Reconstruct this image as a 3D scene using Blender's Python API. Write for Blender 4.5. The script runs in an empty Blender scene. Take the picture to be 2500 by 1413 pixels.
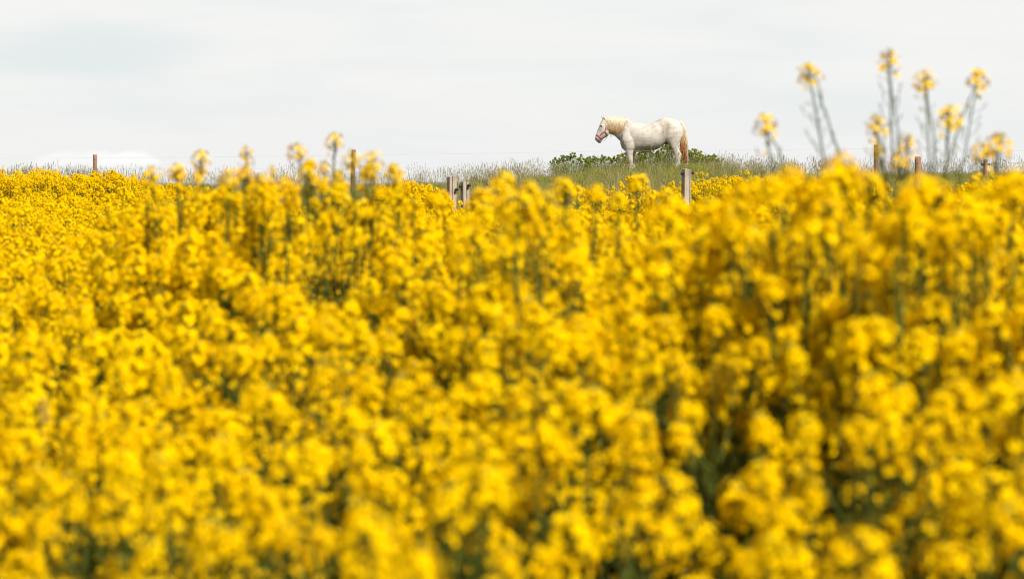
import bpy, math, random
import numpy as np
from mathutils import Vector, Matrix, Euler
from mathutils.bvhtree import BVHTree

random.seed(7)
RS = np.random.RandomState(11)
SC = bpy.context.scene
COL = SC.collection
R = math.radians

# ------------------------------------------------------------------ camera
ZC = 1.75                    # camera height
FPX = 2500 * 100 / 36.0      # focal length in photo pixels
YH = 455.0                   # photo row of eye level
cam_d = bpy.data.cameras.new('camera')
cam = bpy.data.objects.new('camera', cam_d)
COL.objects.link(cam)
cam_d.lens = 100
cam_d.sensor_width = 36
cam_d.clip_end = 6000
PITCH = math.atan((706.5 - YH) / FPX)
cam.location = (0, 0, ZC)
cam.rotation_euler = (R(90) - PITCH, 0, 0)
cam_d.dof.use_dof = True
cam_d.dof.focus_distance = 65
cam_d.dof.aperture_fstop = 5.4
SC.camera = cam

# ------------------------------------------------------------------ render and light
SC.render.engine = 'CYCLES'
SC.cycles.use_denoising = True
SC.cycles.use_adaptive_sampling = True
SC.cycles.filter_width = 1.15
SC.cycles.adaptive_threshold = 0.02
SC.cycles.max_bounces = 8
SC.cycles.diffuse_bounces = 3
SC.cycles.glossy_bounces = 2
SC.cycles.transmission_bounces = 6
SC.cycles.transparent_max_bounces = 4
SC.view_settings.view_transform = 'Standard'
SC.view_settings.look = 'None'
SC.view_settings.gamma = 1
SC.view_settings.exposure = 0.45
SUN_EL, SUN_AZ = 47, 145     # azimuth from +Y, clockwise: behind the camera, to the right
sd = bpy.data.lights.new('sun', 'SUN')
sd.energy = 5.0
sd.angle = R(0.6)
sd.color = (1.0, 0.94, 0.82)
sun = bpy.data.objects.new('sun', sd)
COL.objects.link(sun)
sdir = Vector((math.sin(R(SUN_AZ)) * math.cos(R(SUN_EL)), math.cos(R(SUN_AZ)) * math.cos(R(SUN_EL)), math.sin(R(SUN_EL))))
sun.rotation_euler = sdir.to_track_quat('Z', 'Y').to_euler()
sun.location = (20, -20, 30)


class NT:
    """small helper for node trees"""
    def __init__(s, t):
        s.t = t
        s.n = t.nodes
        s.l = t.links
        s.n.clear()

    def add(s, typ, **kw):
        n = s.n.new(typ)
        for k, v in kw.items():
            if k.startswith('i_'):
                key = k[2:].replace('_', ' ')
                n.inputs[key if key in n.inputs else int(key)].default_value = v
            else:
                setattr(n, k, v)
        return n

    def link(s, a, b):
        s.l.new(a, b)

    def m(s, op, a, b=0.0, c=None, clamp=False):
        n = s.n.new('ShaderNodeMath')
        n.operation = op
        n.use_clamp = clamp
        for i, v in enumerate((a, b, c)):
            if v is None:
                continue
            if isinstance(v, (int, float)):
                n.inputs[i].default_value = v
            else:
                s.l.new(v, n.inputs[i])
        return n.outputs[0]

    def mix(s, f, a, b):
        n = s.n.new('ShaderNodeMix')
        n.data_type = 'RGBA'
        for i, v in ((0, f), (6, a), (7, b)):
            if isinstance(v, (int, float)):
                n.inputs[i].default_value = v
            elif isinstance(v, tuple):
                n.inputs[i].default_value = (*v, 1) if len(v) == 3 else v
            else:
                s.l.new(v, n.inputs[i])
        return n.outputs[2]


world = bpy.data.worlds.new('World')
SC.world = world
world.use_nodes = True
w = NT(world.node_tree)
sky = w.add('ShaderNodeTexSky', sky_type='NISHITA', sun_disc=False)
sky.sun_elevation = R(SUN_EL)
sky.sun_rotation = R(SUN_AZ)
skyc = w.n.new('ShaderNodeVectorMath')
skyc.operation = 'SCALE'
skyc.inputs[3].default_value = 0.09
w.link(sky.outputs[0], skyc.inputs[0])
tc = w.add('ShaderNodeTexCoord')
sx = w.add('ShaderNodeSeparateXYZ')
w.link(tc.outputs['Generated'], sx.inputs[0])
az = w.m('ARCTAN2', sx.outputs[0], sx.outputs[1])       # radians to the right of +Y
el = w.m('ARCSINE', sx.outputs[2])
cb = w.add('ShaderNodeCombineXYZ')
w.link(w.m('MULTIPLY', az, 9.0), cb.inputs[0])
w.link(w.m('MULTIPLY', el, 55.0), cb.inputs[1])
n1 = w.add('ShaderNodeTexNoise', i_Scale=1.0, i_Detail=5.0, i_Roughness=0.5, i_Distortion=0.4)
w.link(cb.outputs[0], n1.inputs['Vector'])
cb2 = w.add('ShaderNodeCombineXYZ')
w.link(w.m('MULTIPLY', az, 60.0), cb2.inputs[0])
w.link(w.m('MULTIPLY', el, 130.0), cb2.inputs[1])
n2 = w.add('ShaderNodeTexNoise', i_Scale=1.0, i_Detail=6.0, i_Roughness=0.55)
w.link(cb2.outputs[0], n2.inputs['Vector'])


def spot(a0, e0, ra, re, warp, node):
    """soft elliptical patch of sky around a direction (radians), edges broken by noise"""
    dx = w.m('DIVIDE', w.m('SUBTRACT', az, a0), ra)
    dy = w.m('DIVIDE', w.m('SUBTRACT', el, e0), re)
    r2 = w.m('ADD', w.m('MULTIPLY', dx, dx), w.m('MULTIPLY', dy, dy))
    r = w.m('SQRT', r2)
    r = w.m('ADD', r, w.m('MULTIPLY', w.m('SUBTRACT', node.outputs[0], 0.5), warp))
    return r


def smooth(v, lo, hi):
    n = w.n.new('ShaderNodeMapRange')
    n.interpolation_type = 'SMOOTHSTEP'
    w.link(v, n.inputs[0])
    n.inputs[1].default_value = lo
    n.inputs[2].default_value = hi
    n.inputs[3].default_value = 1
    n.inputs[4].default_value = 0
    return n.outputs[0]


def A(px): return math.atan((px - 1250) / FPX)
def E(py): return math.atan((YH - py) / FPX)


thin = smooth(n1.outputs[0], 0.30, 0.62)
cloud = w.mix(thin, (0.900, 0.900, 0.885), (0.815, 0.850, 0.850))
blue = smooth(spot(A(230), E(130), 0.055, 0.0125, 0.7, n1), 0.3, 1.1)
cloud = w.mix(w.m('MULTIPLY', blue, 0.75), cloud, (0.735, 0.800, 0.815))
# low veil, whiter towards the horizon
lowm = w.add('ShaderNodeMapRange')
w.link(el, lowm.inputs[0])
lowm.inputs[1].default_value = 0.0
lowm.inputs[2].default_value = 0.035
lowm.inputs[3].default_value = 0.75
lowm.inputs[4].default_value = 0.0
cloud = w.mix(lowm.outputs[0], cloud, (0.865, 0.868, 0.865))
cum = smooth(spot(A(300), E(402), 0.0165, 0.0065, 1.3, n2), 0.55, 0.95)
cum2 = smooth(spot(A(165), E(400), 0.014, 0.0048, 1.2, n2), 0.5, 1.0)
up = w.add('ShaderNodeMapRange')
w.link(el, up.inputs[0])
up.inputs[1].default_value = E(412)
up.inputs[2].default_value = E(398)
cumf = w.m('MULTIPLY', w.m('MAXIMUM', cum, w.m('MULTIPLY', cum2, 0.6)), up.outputs[0])
cloud = w.mix(cumf, cloud, (0.985, 0.985, 0.975))
# overhead the veil is thinner and darker than near the horizon
ov = w.add('ShaderNodeMapRange')
w.link(el, ov.inputs[0])
ov.inputs[1].default_value = 0.075
ov.inputs[2].default_value = 0.26
ov.inputs[3].default_value = 0.96
ov.inputs[4].default_value = 0.06
fin = w.mix(ov.outputs[0], skyc.outputs[0], cloud)
bg = w.add('ShaderNodeBackground', i_Strength=0.755)
w.link(fin, bg.inputs[0])
wo = w.add('ShaderNodeOutputWorld')
w.link(bg.outputs[0], wo.inputs[0])


# ------------------------------------------------------------------ helpers
def P(px, py, d):
    """a real point at distance d that the photo shows at (px, py)"""
    return Vector(((px - 1250) / FPX * d, d, ZC + (YH - py) / FPX * d))


def tag(o, label=None, cat=None, group=None, kind=None):
    if label: o['label'] = label
    if cat: o['category'] = cat
    if group: o['group'] = group
    if kind: o['kind'] = kind
    return o


class MB:
    def __init__(s):
        s.v = []
        s.f = []
        s.m = []
        s.c = []        # optional vertex colours

    def add(s, vs, fs, mi=0, col=None):
        b = len(s.v)
        s.v.extend([tuple(p) for p in vs])
        s.f.extend([tuple(i + b for i in f) for f in fs])
        s.m.extend([mi] * len(fs))
        if col is not None:
            if len(col) and not hasattr(col[0], '__len__'):
                col = [col] * len(vs)
            s.c.extend(col)
        return s

    def merge(s, o, M=None):
        vs = o.v if M is None else [M @ Vector(p) for p in o.v]
        b = len(s.v)
        s.v.extend([tuple(p) for p in vs])
        s.f.extend([tuple(i + b for i in f) for f in o.f])
        s.m.extend(o.m)
        return s

    def mesh(s, name, mats, smooth=False):
        me = bpy.data.meshes.new(name)
        me.from_pydata(s.v, [], s.f)
        for m in mats: me.materials.append(m)
        me.polygons.foreach_set('material_index', s.m)
        if smooth: me.polygons.foreach_set('use_smooth', [True] * len(s.f))
        if len(s.c) == len(s.v) and s.c:
            a = me.color_attributes.new('Col', 'FLOAT_COLOR', 'POINT')
            a.data.foreach_set('color', np.array([(*c, 1.0) for c in s.c], dtype=np.float32).ravel())
        me.update()
        return me


def tube(mb, pts, rad, n=4, mi=0, col=None, cap=False):
    pts = [Vector(p) for p in pts]
    vs, fs = [], []
    up = Vector((0.13, 0.31, 1)).normalized()
    for i, p in enumerate(pts):
        t = (pts[min(i + 1, len(pts) - 1)] - pts[max(i - 1, 0)]).normalized()
        a = t.cross(up)
        if a.length < 0.2: a = t.cross(Vector((1, 0, 0)))
        a.normalize()
        b = t.cross(a)
        r = rad[i] if hasattr(rad, '__len__') else rad
        for k in range(n):
            th = 2 * math.pi * k / n
            vs.append(p + a * (r * math.cos(th)) + b * (r * math.sin(th)))
    for i in range(len(pts) - 1):
        for k in range(n):
            k2 = (k + 1) % n
            fs.append((i * n + k, i * n + k2, (i + 1) * n + k2, (i + 1) * n + k))
    if cap:
        fs.append(tuple(range(n - 1, -1, -1)))
        fs.append(tuple((len(pts) - 1) * n + k for k in range(n)))
    c = None
    if col is not None:
        c = []
        for i in range(len(pts)):
            ci = col[i] if hasattr(col[0], '__len__') else col
            c += [ci] * n
    mb.add(vs, fs, mi, c)


def obj(name, me, parent=None, M=None):
    o = bpy.data.objects.new(name, me)
    COL.objects.link(o)
    if parent: o.parent = parent
    if M is not None: o.matrix_basis = M
    return o


def empty(name, loc):
    o = bpy.data.objects.new(name, None)
    o.empty_display_size = 0.1
    o.location = loc
    COL.objects.link(o)
    return o


# ------------------------------------------------------------------ materials
def mat(name):
    m = bpy.data.materials.new(name)
    m.use_nodes = True
    return m, NT(m.node_tree)


def leafy(name, ca, cb_, transl=0.35, rough=0.6, scale=30.0, rnd=0.5, tcol=None, spec=0.3, contrast=(0.35, 0.65)):
    """thin plant tissue: two colours broken up by noise and by plant, some light passes through"""
    m, t = mat(name)
    tcn = t.add('ShaderNodeTexCoord')
    oi = t.add('ShaderNodeObjectInfo')
    geo = t.add('ShaderNodeNewGeometry')
    n = t.add('ShaderNodeTexNoise', i_Scale=scale, i_Detail=3.0)
    t.link(tcn.outputs['Object'], n.inputs['Vector'])
    mr = t.add('ShaderNodeMapRange')
    t.link(n.outputs[0], mr.inputs[0])
    mr.inputs[1].default_value, mr.inputs[2].default_value = contrast
    f = t.m('ADD', t.m('MULTIPLY', mr.outputs[0], 1 - rnd), t.m('MULTIPLY', t.m('ADD', oi.outputs['Random'], geo.outputs['Random Per Island']), rnd * 0.5), clamp=True)
    c = t.mix(f, ca, cb_)
    p = t.add('ShaderNodeBsdfPrincipled')
    t.link(c, p.inputs['Base Color'])
    p.inputs['Roughness'].default_value = rough
    p.inputs['Specular IOR Level'].default_value = spec
    tr = t.add('ShaderNodeBsdfTranslucent')
    if tcol:
        tr.inputs[0].default_value = (*tcol, 1)
    else:
        t.link(c, tr.inputs[0])
    mx = t.add('ShaderNodeMixShader')
    mx.inputs[0].default_value = transl
    t.link(p.outputs[0], mx.inputs[1])
    t.link(tr.outputs[0], mx.inputs[2])
    o = t.add('ShaderNodeOutputMaterial')
    t.link(mx.outputs[0], o.inputs[0])
    return m


PETAL = leafy('petal_yellow', (0.90, 0.50, 0.0003), (0.97, 0.68, 0.0006), 0.22, 0.9, 60, 0.8, spec=0.0)
BUD = leafy('bud_green_yellow', (0.34, 0.34, 0.02), (0.62, 0.50, 0.02), 0.15, 0.5, 80, 0.6)
STEM = leafy('stem_green', (0.038, 0.055, 0.008), (0.10, 0.115, 0.016), 0.05, 0.8, 14, 0.5, spec=0.08)
LEAF = leafy('rape_leaf', (0.018, 0.036, 0.007), (0.04, 0.065, 0.011), 0.25, 0.6, 20, 0.5, spec=0.15)
GRASS = leafy('grass_blade', (0.14, 0.20, 0.016), (0.52, 0.50, 0.06), 0.40, 0.8, 3, 0.9, spec=0.05)
STRAW = leafy('grass_stalk', (0.42, 0.36, 0.15), (0.20, 0.18, 0.08), 0.3, 0.8, 3, 0.9, spec=0.05)
SHRUB = leafy('shrub_leaf', (0.10, 0.15, 0.018), (0.34, 0.38, 0.03), 0.30, 0.6, 4, 0.75, spec=0.1)
TWIG = leafy('twig', (0.10, 0.07, 0.05), (0.16, 0.12, 0.08), 0.0, 0.8, 20, 0.3)
PURPLE = leafy('purple_petal', (0.07, 0.04, 0.10), (0.17, 0.11, 0.21), 0.2, 0.6, 50, 0.7)


def wood(name, ca, cb_, dark):
    m, t = mat(name)
    tcn = t.add('ShaderNodeTexCoord')
    mp = t.add('ShaderNodeMapping')
    mp.inputs['Scale'].default_value = (60, 60, 3.0)
    t.link(tcn.outputs['Object'], mp.inputs[0])
    n = t.add('ShaderNodeTexNoise', i_Scale=1.0, i_Detail=6.0, i_Roughness=0.65)
    t.link(mp.outputs[0], n.inputs['Vector'])
    n2_ = t.add('ShaderNodeTexNoise', i_Scale=7.0, i_Detail=4.0)
    t.link(tcn.outputs['Object'], n2_.inputs['Vector'])
    c = t.mix(n.outputs[0], ca, cb_)
    mr = t.add('ShaderNodeMapRange')
    t.link(n2_.outputs[0], mr.inputs[0])
    mr.inputs[1].default_value, mr.inputs[2].default_value = 0.45, 0.75
    c = t.mix(t.m('MULTIPLY', mr.outputs[0], 0.7), c, dark)
    p = t.add('ShaderNodeBsdfPrincipled')
    t.link(c, p.inputs['Base Color'])
    p.inputs['Roughness'].default_value = 0.85
    b = t.add('ShaderNodeBump')
    b.inputs['Strength'].default_value = 0.6
    b.inputs['Distance'].default_value = 0.01
    t.link(n.outputs[0], b.inputs['Height'])
    t.link(b.outputs[0], p.inputs['Normal'])
    o = t.add('ShaderNodeOutputMaterial')
    t.link(p.outputs[0], o.inputs[0])
    return m


WOOD = wood('weathered_timber', (0.27, 0.21, 0.16), (0.52, 0.44, 0.35), (0.15, 0.115, 0.09))
LOG = wood('brown_log', (0.24, 0.10, 0.05), (0.42, 0.25, 0.15), (0.12, 0.06, 0.04))


def plain(name, c, rough=0.5, metal=0.0, nscale=40, var=0.25, spec=0.5):
    m, t = mat(name)
    tcn = t.add('ShaderNodeTexCoord')
    n = t.add('ShaderNodeTexNoise', i_Scale=nscale, i_Detail=3.0)
    t.link(tcn.outputs['Object'], n.inputs['Vector'])
    cc = t.mix(n.outputs[0], tuple(x * (1 - var) for x in c), tuple(min(1, x * (1 + var)) for x in c))
    p = t.add('ShaderNodeBsdfPrincipled')
    t.link(cc, p.inputs['Base Color'])
    p.inputs['Roughness'].default_value = rough
    p.inputs['Metallic'].default_value = metal
    p.inputs['Specular IOR Level'].default_value = spec
    o = t.add('ShaderNodeOutputMaterial')
    t.link(p.outputs[0], o.inputs[0])
    return m


BLACK = plain('black_plastic', (0.012, 0.012, 0.014), 0.35)
STEEL = plain('galvanised_steel', (0.45, 0.46, 0.47), 0.4, 0.8)
WIRE = plain('fence_wire', (0.42, 0.43, 0.45), 0.5, 0.3)
RED = plain('red_webbing', (0.42, 0.025, 0.05), 0.75, nscale=200, spec=0.2)
EYE = plain('dark_eye', (0.012, 0.008, 0.006), 0.12)
HOOF = plain('hoof', (0.16, 0.12, 0.09), 0.5)

m_, t = mat('soil_and_turf')
tcn = t.add('ShaderNodeTexCoord')
n = t.add('ShaderNodeTexNoise', i_Scale=1.3, i_Detail=8.0, i_Roughness=0.6)
t.link(tcn.outputs['Object'], n.inputs['Vector'])
n_b = t.add('ShaderNodeTexNoise', i_Scale=14.0, i_Detail=6.0)
t.link(tcn.outputs['Object'], n_b.inputs['Vector'])
c1 = t.mix(n_b.outputs[0], (0.055, 0.06, 0.022), (0.17, 0.17, 0.06))
c2 = t.mix(n_b.outputs[0], (0.06, 0.045, 0.03), (0.13, 0.10, 0.06))
mr = t.add('ShaderNodeMapRange')
t.link(n.outputs[0], mr.inputs[0])
mr.inputs[1].default_value, mr.inputs[2].default_value = 0.45, 0.65
cc = t.mix(mr.outputs[0], c1, c2)
p = t.add('ShaderNodeBsdfPrincipled')
t.link(cc, p.inputs['Base Color'])
p.inputs['Roughness'].default_value = 0.95
bmp = t.add('ShaderNodeBump')
bmp.inputs['Strength'].default_value = 0.7
bmp.inputs['Distance'].default_value = 0.05
t.link(n_b.outputs[0], bmp.inputs['Height'])
t.link(bmp.outputs[0], p.inputs['Normal'])
o = t.add('ShaderNodeOutputMaterial')
t.link(p.outputs[0], o.inputs[0])
GROUND = m_


def vcol(name, rough, spec, nscale=9, namt=0.25, dark=(0.5, 0.42, 0.35), transl=0.0, bump=0.0):
    """base colour from the animal's own markings, broken up by noise"""
    m, t = mat(name)
    tcn = t.add('ShaderNodeTexCoord')
    at = t.add('ShaderNodeAttribute', attribute_name='Col')
    n = t.add('ShaderNodeTexNoise', i_Scale=nscale, i_Detail=5.0, i_Roughness=0.6)
    t.link(tcn.outputs['Object'], n.inputs['Vector'])
    mr = t.add('ShaderNodeMapRange')
    t.link(n.outputs[0], mr.inputs[0])
    mr.inputs[1].default_value, mr.inputs[2].default_value = 0.42, 0.72
    mul = t.add('ShaderNodeMix', data_type='RGBA', blend_type='MULTIPLY')
    t.link(t.m('MULTIPLY', mr.outputs[0], namt), mul.inputs[0])
    t.link(at.outputs['Color'], mul.inputs[6])
    mul.inputs[7].default_value = (*dark, 1)
    p = t.add('ShaderNodeBsdfPrincipled')
    t.link(mul.outputs[2], p.inputs['Base Color'])
    p.inputs['Roughness'].default_value = rough
    p.inputs['Specular IOR Level'].default_value = spec
    if bump:
        b = t.add('ShaderNodeBump')
        b.inputs['Strength'].default_value = bump
        b.inputs['Distance'].default_value = 0.02
        t.link(n.outputs[0], b.inputs['Height'])
        t.link(b.outputs[0], p.inputs['Normal'])
    o = t.add('ShaderNodeOutputMaterial')
    if transl:
        tr = t.add('ShaderNodeBsdfTranslucent')
        t.link(mul.outputs[2], tr.inputs[0])
        mx = t.add('ShaderNodeMixShader')
        mx.inputs[0].default_value = transl
        t.link(p.outputs[0], mx.inputs[1])
        t.link(tr.outputs[0], mx.inputs[2])
        t.link(mx.outputs[0], o.inputs[0])
    else:
        t.link(p.outputs[0], o.inputs[0])
    return m


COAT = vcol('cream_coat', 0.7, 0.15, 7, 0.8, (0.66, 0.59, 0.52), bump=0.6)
HAIR = vcol('horse_hair', 0.5, 0.3, 30, 0.25, (0.72, 0.56, 0.42), transl=0.3)

# ------------------------------------------------------------------ lie of the land
# rows of the photo at which the top of the crop shows, by column and distance
CD = np.log([2.6, 3.2, 4, 5.5, 7, 9, 12, 16, 22, 30, 38, 46])
CX = np.array([-600, 150, 330, 450, 620, 800, 1000, 1250, 1500, 1750, 2000, 2400, 3100])
CY = np.array([
    [1560, 1400, 1200, 980, 850, 715, 620, 575, 535, 500, 462, 450],
    [1560, 1400, 1200, 980, 850, 715, 620, 575, 535, 495, 443, 432],
    [1560, 1400, 1190, 960, 820, 690, 600, 570, 535, 500, 455, 445],
    [1560, 1390, 1180, 940, 770, 560, 590, 570, 540, 500, 460, 455],
    [1560, 1380, 1170, 900, 700, 480, 560, 565, 545, 510, 480, 470],
    [1540, 1360, 1150, 860, 660, 515, 560, 565, 555, 530, 505, 495],
    [1520, 1340, 1130, 830, 650, 560, 570, 565, 555, 520, 505, 495],
    [1520, 1340, 1120, 790, 630, 590, 575, 565, 553, 530, 515, 500],
    [1520, 1340, 1110, 720, 595, 575, 570, 562, 548, 528, 510, 500],
    [1540, 1350, 1080, 665, 575, 560, 555, 550, 542, 520, 500, 490],
    [1540, 1360, 1050, 630, 555, 545, 530, 530, 525, 505, 485, 480],
    [1540, 1360, 1010, 610, 545, 535, 530, 530, 520, 495, 475, 470],
    [1540, 1360, 1010, 610, 545, 535, 530, 530, 520, 495, 475, 470],
], dtype=float)
DROP = (CY - YH) / FPX * np.exp(CD)[None, :]


def canopy(x, y):
    """height of the crop's top"""
    y = max(y, 2.6)
    px = 1250 + x / y * FPX
    px = min(max(px, -600), 3100)
    i = min(max(int(np.searchsorted(CX, px)) - 1, 0), len(CX) - 2)
    a = (px - CX[i]) / (CX[i + 1] - CX[i])
    ld = min(max(math.log(y), CD[0]), CD[-1])
    j = min(max(int(np.searchsorted(CD, ld)) - 1, 0), len(CD) - 2)
    b = (ld - CD[j]) / (CD[j + 1] - CD[j])
    q = (DROP[i, j] * (1 - a) + DROP[i + 1, j] * a) * (1 - b) + (DROP[i, j + 1] * (1 - a) + DROP[i + 1, j + 1] * a) * b
    return ZC - q


RX = [-2500, 0, 300, 600, 1100, 1250, 1400, 1500, 1620, 1720, 1800, 1950, 2300, 2500, 4500]
RY = [462, 462, 464, 464, 461, 452, 440, 431, 425, 422, 436, 442, 443, 438, 442]   # bare ground on the ridge


def sstep(t): t = min(max(t, 0), 1); return t * t * (3 - 2 * t)


def ridge_z(x):
    px = 1250 + x / 85.0 * FPX
    return ZC + (YH - np.interp(px, RX, RY)) / FPX * 85


def ground_z(x, y):
    if y < 20: g = 0.03
    else: g = 0.03
    px = 1250 + x / max(y, 1) * FPX
    if y > 18:
        yy = min(y, 40)
        g0 = canopy(x * yy / y, yy) - 1.28
        g = 0.03 + (max(g0, 0.0) - 0.03) * sstep((yy - 18) / 12)
    if y > 36:
        t = (y - 36) / (83 - 36)
        rz = ridge_z(x * 85 / y if y < 85 else x)
        t = min(t, 1)
        g = g * (1 - t) + rz * t
        if y > 98: g = g - (y - 98) * 0.02 if y < 160 else g - 1.24
    g += 0.03 * math.sin(x * 0.9 + 1.3) * math.sin(y * 0.7)
    return g


def build_ground():
    ys = [-1500, -300, -60, -20, -8, -3, 0, 2, 4, 6, 8, 10, 12, 14, 16, 18] + [18 + 1.0 * i for i in range(1, 90)] + [112, 120, 135, 160, 260, 500, 1200, 4000]
    xs = [-4000, -1200, -400, -150, -80, -50] + [-38 + 1.0 * i for i in range(77)] + [50, 80, 150, 400, 1200, 4000]
    vs, fs = [], []
    for y in ys:
        for x in xs:
            if y > 160 or abs(x) > 400:
                z = 0.1 if y > 100 else 0.03
            else:
                z = ground_z(x, y)
            vs.append((x, y, z))
    nx = len(xs)
    for j in range(len(ys) - 1):
        for i in range(nx - 1):
            fs.append((j * nx + i, j * nx + i + 1, (j + 1) * nx + i + 1, (j + 1) * nx + i))
    mb = MB()
    mb.add(vs, fs)
    o = obj('ground', mb.mesh('ground', [GROUND], True))
    tag(o, kind='structure')


build_ground()

# ------------------------------------------------------------------ rapeseed
UP = Vector((0, 0, 1))


def frame(nv):
    nv = nv.normalized()
    a = nv.cross(UP if abs(nv.z) < 0.9 else Vector((1, 0, 0))).normalized()
    b = nv.cross(a)
    return a, b, nv


def flower(mb, p, nv, s, rr):
    """four spreading petals in a cross and a small green-yellow heart"""
    a, b, nz = frame(nv)
    ph = rr.uniform(0, 6.28)
    cup = rr.uniform(0.1, 0.55)
    for k in range(4):
        th = ph + k * math.pi / 2 + rr.uniform(-0.15, 0.15)
        u = a * math.cos(th) + b * math.sin(th)
        v = nz.cross(u)
        L = s * rr.uniform(0.88, 1.08)
        W = L * 0.86
        c2 = cup + rr.uniform(-0.15, 0.15)
        r0 = p + u * (0.12 * L)
        r1 = p + u * (0.58 * L) + nz * (c2 * 0.40 * L)
        r2 = p + u * (0.98 * L) + nz * (c2 * 0.50 * L)
        vs = [r0 - v * 0.08 * W, r0 + v * 0.08 * W, r1 + v * 0.5 * W + nz * 0.05 * L, r1 - v * 0.5 * W + nz * 0.05 * L,
              r2 + v * 0.33 * W, r2 - v * 0.33 * W]
        mb.add(vs, [(0, 1, 2, 3), (3, 2, 4, 5)], 0)
    h = 0.22 * s
    vs = [p + a * h * .6, p + b * h * .6, p - a * h * .6, p - b * h * .6, p + nz * h * 1.6]
    mb.add(vs, [(0, 1, 4), (1, 2, 4), (2, 3, 4), (3, 0, 4)], 1)


def bud(mb, p, nv, s):
    a, b, nz = frame(nv)
    vs = [p - nz * s, p + a * s * .45, p + b * s * .45, p - a * s * .45, p - b * s * .45, p + nz * s]
    fs = []
    for k in range(4):
        k2 = (k + 1) % 4
        fs += [(0, 1 + k2, 1 + k), (5, 1 + k, 1 + k2)]
    mb.add(vs, fs, 1)


def cluster_mb(seed, n_fl=24, rad=0.030, n_low=10, low_len=0.13, n_late=5, ps=1.0):
    """one raceme: a dome of open flowers round a knot of buds, older flowers and young pods below"""
    rr = random.Random(seed)
    mb = MB()
    o = Vector((0, 0, -0.022))
    for i in range(n_fl):
        f = (i + 0.5) / n_fl
        pol = R(24 + 86 * f ** 0.85) + rr.uniform(-0.14, 0.14)
        th = i * 2.39996 + rr.uniform(-0.35, 0.35)
        d = Vector((math.sin(pol) * math.cos(th), math.sin(pol) * math.sin(th), math.cos(pol)))
        r = rad * rr.uniform(0.78, 1.18)
        pos = o + d * r + Vector((0, 0, -0.010 * f))
        root = o + Vector((0, 0, -0.005 - 0.022 * f))
        tube(mb, [root, (root + pos) / 2 + UP * -0.002, pos], 0.0006, 3, 2)
        nv = (d + UP * rr.uniform(0.1, 0.6) + Vector((rr.uniform(-.4, .4), rr.uniform(-.4, .4), 0))).normalized()
        flower(mb, pos, nv, ps * rr.uniform(0.0084, 0.0106), rr)
    for i in range(9):
        th, q = i * 2.4, 0.008 * math.sqrt(i / 9)
        bud(mb, Vector((q * math.cos(th), q * math.sin(th), rr.uniform(-.004, .004))), Vector((q * math.cos(th) * 60, q * math.sin(th) * 60, 1)), rr.uniform(.003, .0045))
    for i in range(n_low):
        z = -0.045 - low_len * (i + rr.random()) / n_low
        th = i * 2.39996 + rr.uniform(-.4, .4)
        u = Vector((math.cos(th), math.sin(th), 0))
        L = rr.uniform(0.014, 0.026)
        p0 = Vector((0, 0, z))
        p1 = p0 + u * L + UP * L * 0.5
        if i < n_late:
            tube(mb, [p0, p1], 0.0006, 3, 2)
            flower(mb, p1, (u + UP * 0.6), ps * rr.uniform(0.006, 0.009), rr)
        else:
            p2 = p1 + u * 0.008 + UP * rr.uniform(0.012, 0.03)
            tube(mb, [p0, p1, p2, p2 + UP * 0.004], [0.0006, 0.0008, 0.0014, 0.0004], 3, 2)
    tube(mb, [Vector((0, 0, -0.05 - low_len)), Vector((0, 0, -0.03)), Vector((0, 0, 0))], [0.0022, 0.0018, 0.001], 4, 2)
    return mb


PM = [PETAL, BUD, STEM, LEAF]
CL_MB = [cluster_mb(100 + i, n_fl=(32, 25, 20, 36, 28, 29)[i], rad=(0.030, 0.025, 0.020, 0.034, 0.030, 0.026)[i], n_low=(13, 15, 13, 13, 15, 14)[i], n_late=(6, 8, 7, 6, 8, 7)[i], low_len=(.11, .15, .13, .10, .16, .14)[i]) for i in range(6)]
CL_ME = [m.mesh('flower_cluster', PM) for m in CL_MB]
# loose racemes past their best, with long rows of small pods, as the tall stalks carry
TALL_MB = [cluster_mb(300 + i, n_fl=(18, 15, 19)[i], ps=.85, rad=(0.024, 0.020, 0.025)[i], n_low=20, low_len=0.22, n_late=(4, 3, 5)[i]) for i in range(3)]
TALL_ME = [m.mesh('flower_cluster', PM) for m in TALL_MB]


def leaf_blade(mb, p, u, L, W, droop, mi=3):
    v = u.cross(UP).normalized()
    pts = []
    for k, (s, wd) in enumerate(((0, .12), (.25, .8), (.5, 1.0), (.78, .6), (1.0, .04))):
        c = p + u * (L * s) + UP * (L * (0.35 * s - droop * s * s))
        pts += [c - v * W * wd * 0.5 + UP * 0.02 * L * wd, c, c + v * W * wd * 0.5 + UP * 0.02 * L * wd]
    fs = []
    for k in range(4):
        for q in (0, 1):
            fs.append((k * 3 + q, k * 3 + q + 1, k * 3 + q + 4, k * 3 + q + 3))
    mb.add(pts, fs, mi)


STEM_LEN = 1.75


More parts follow.
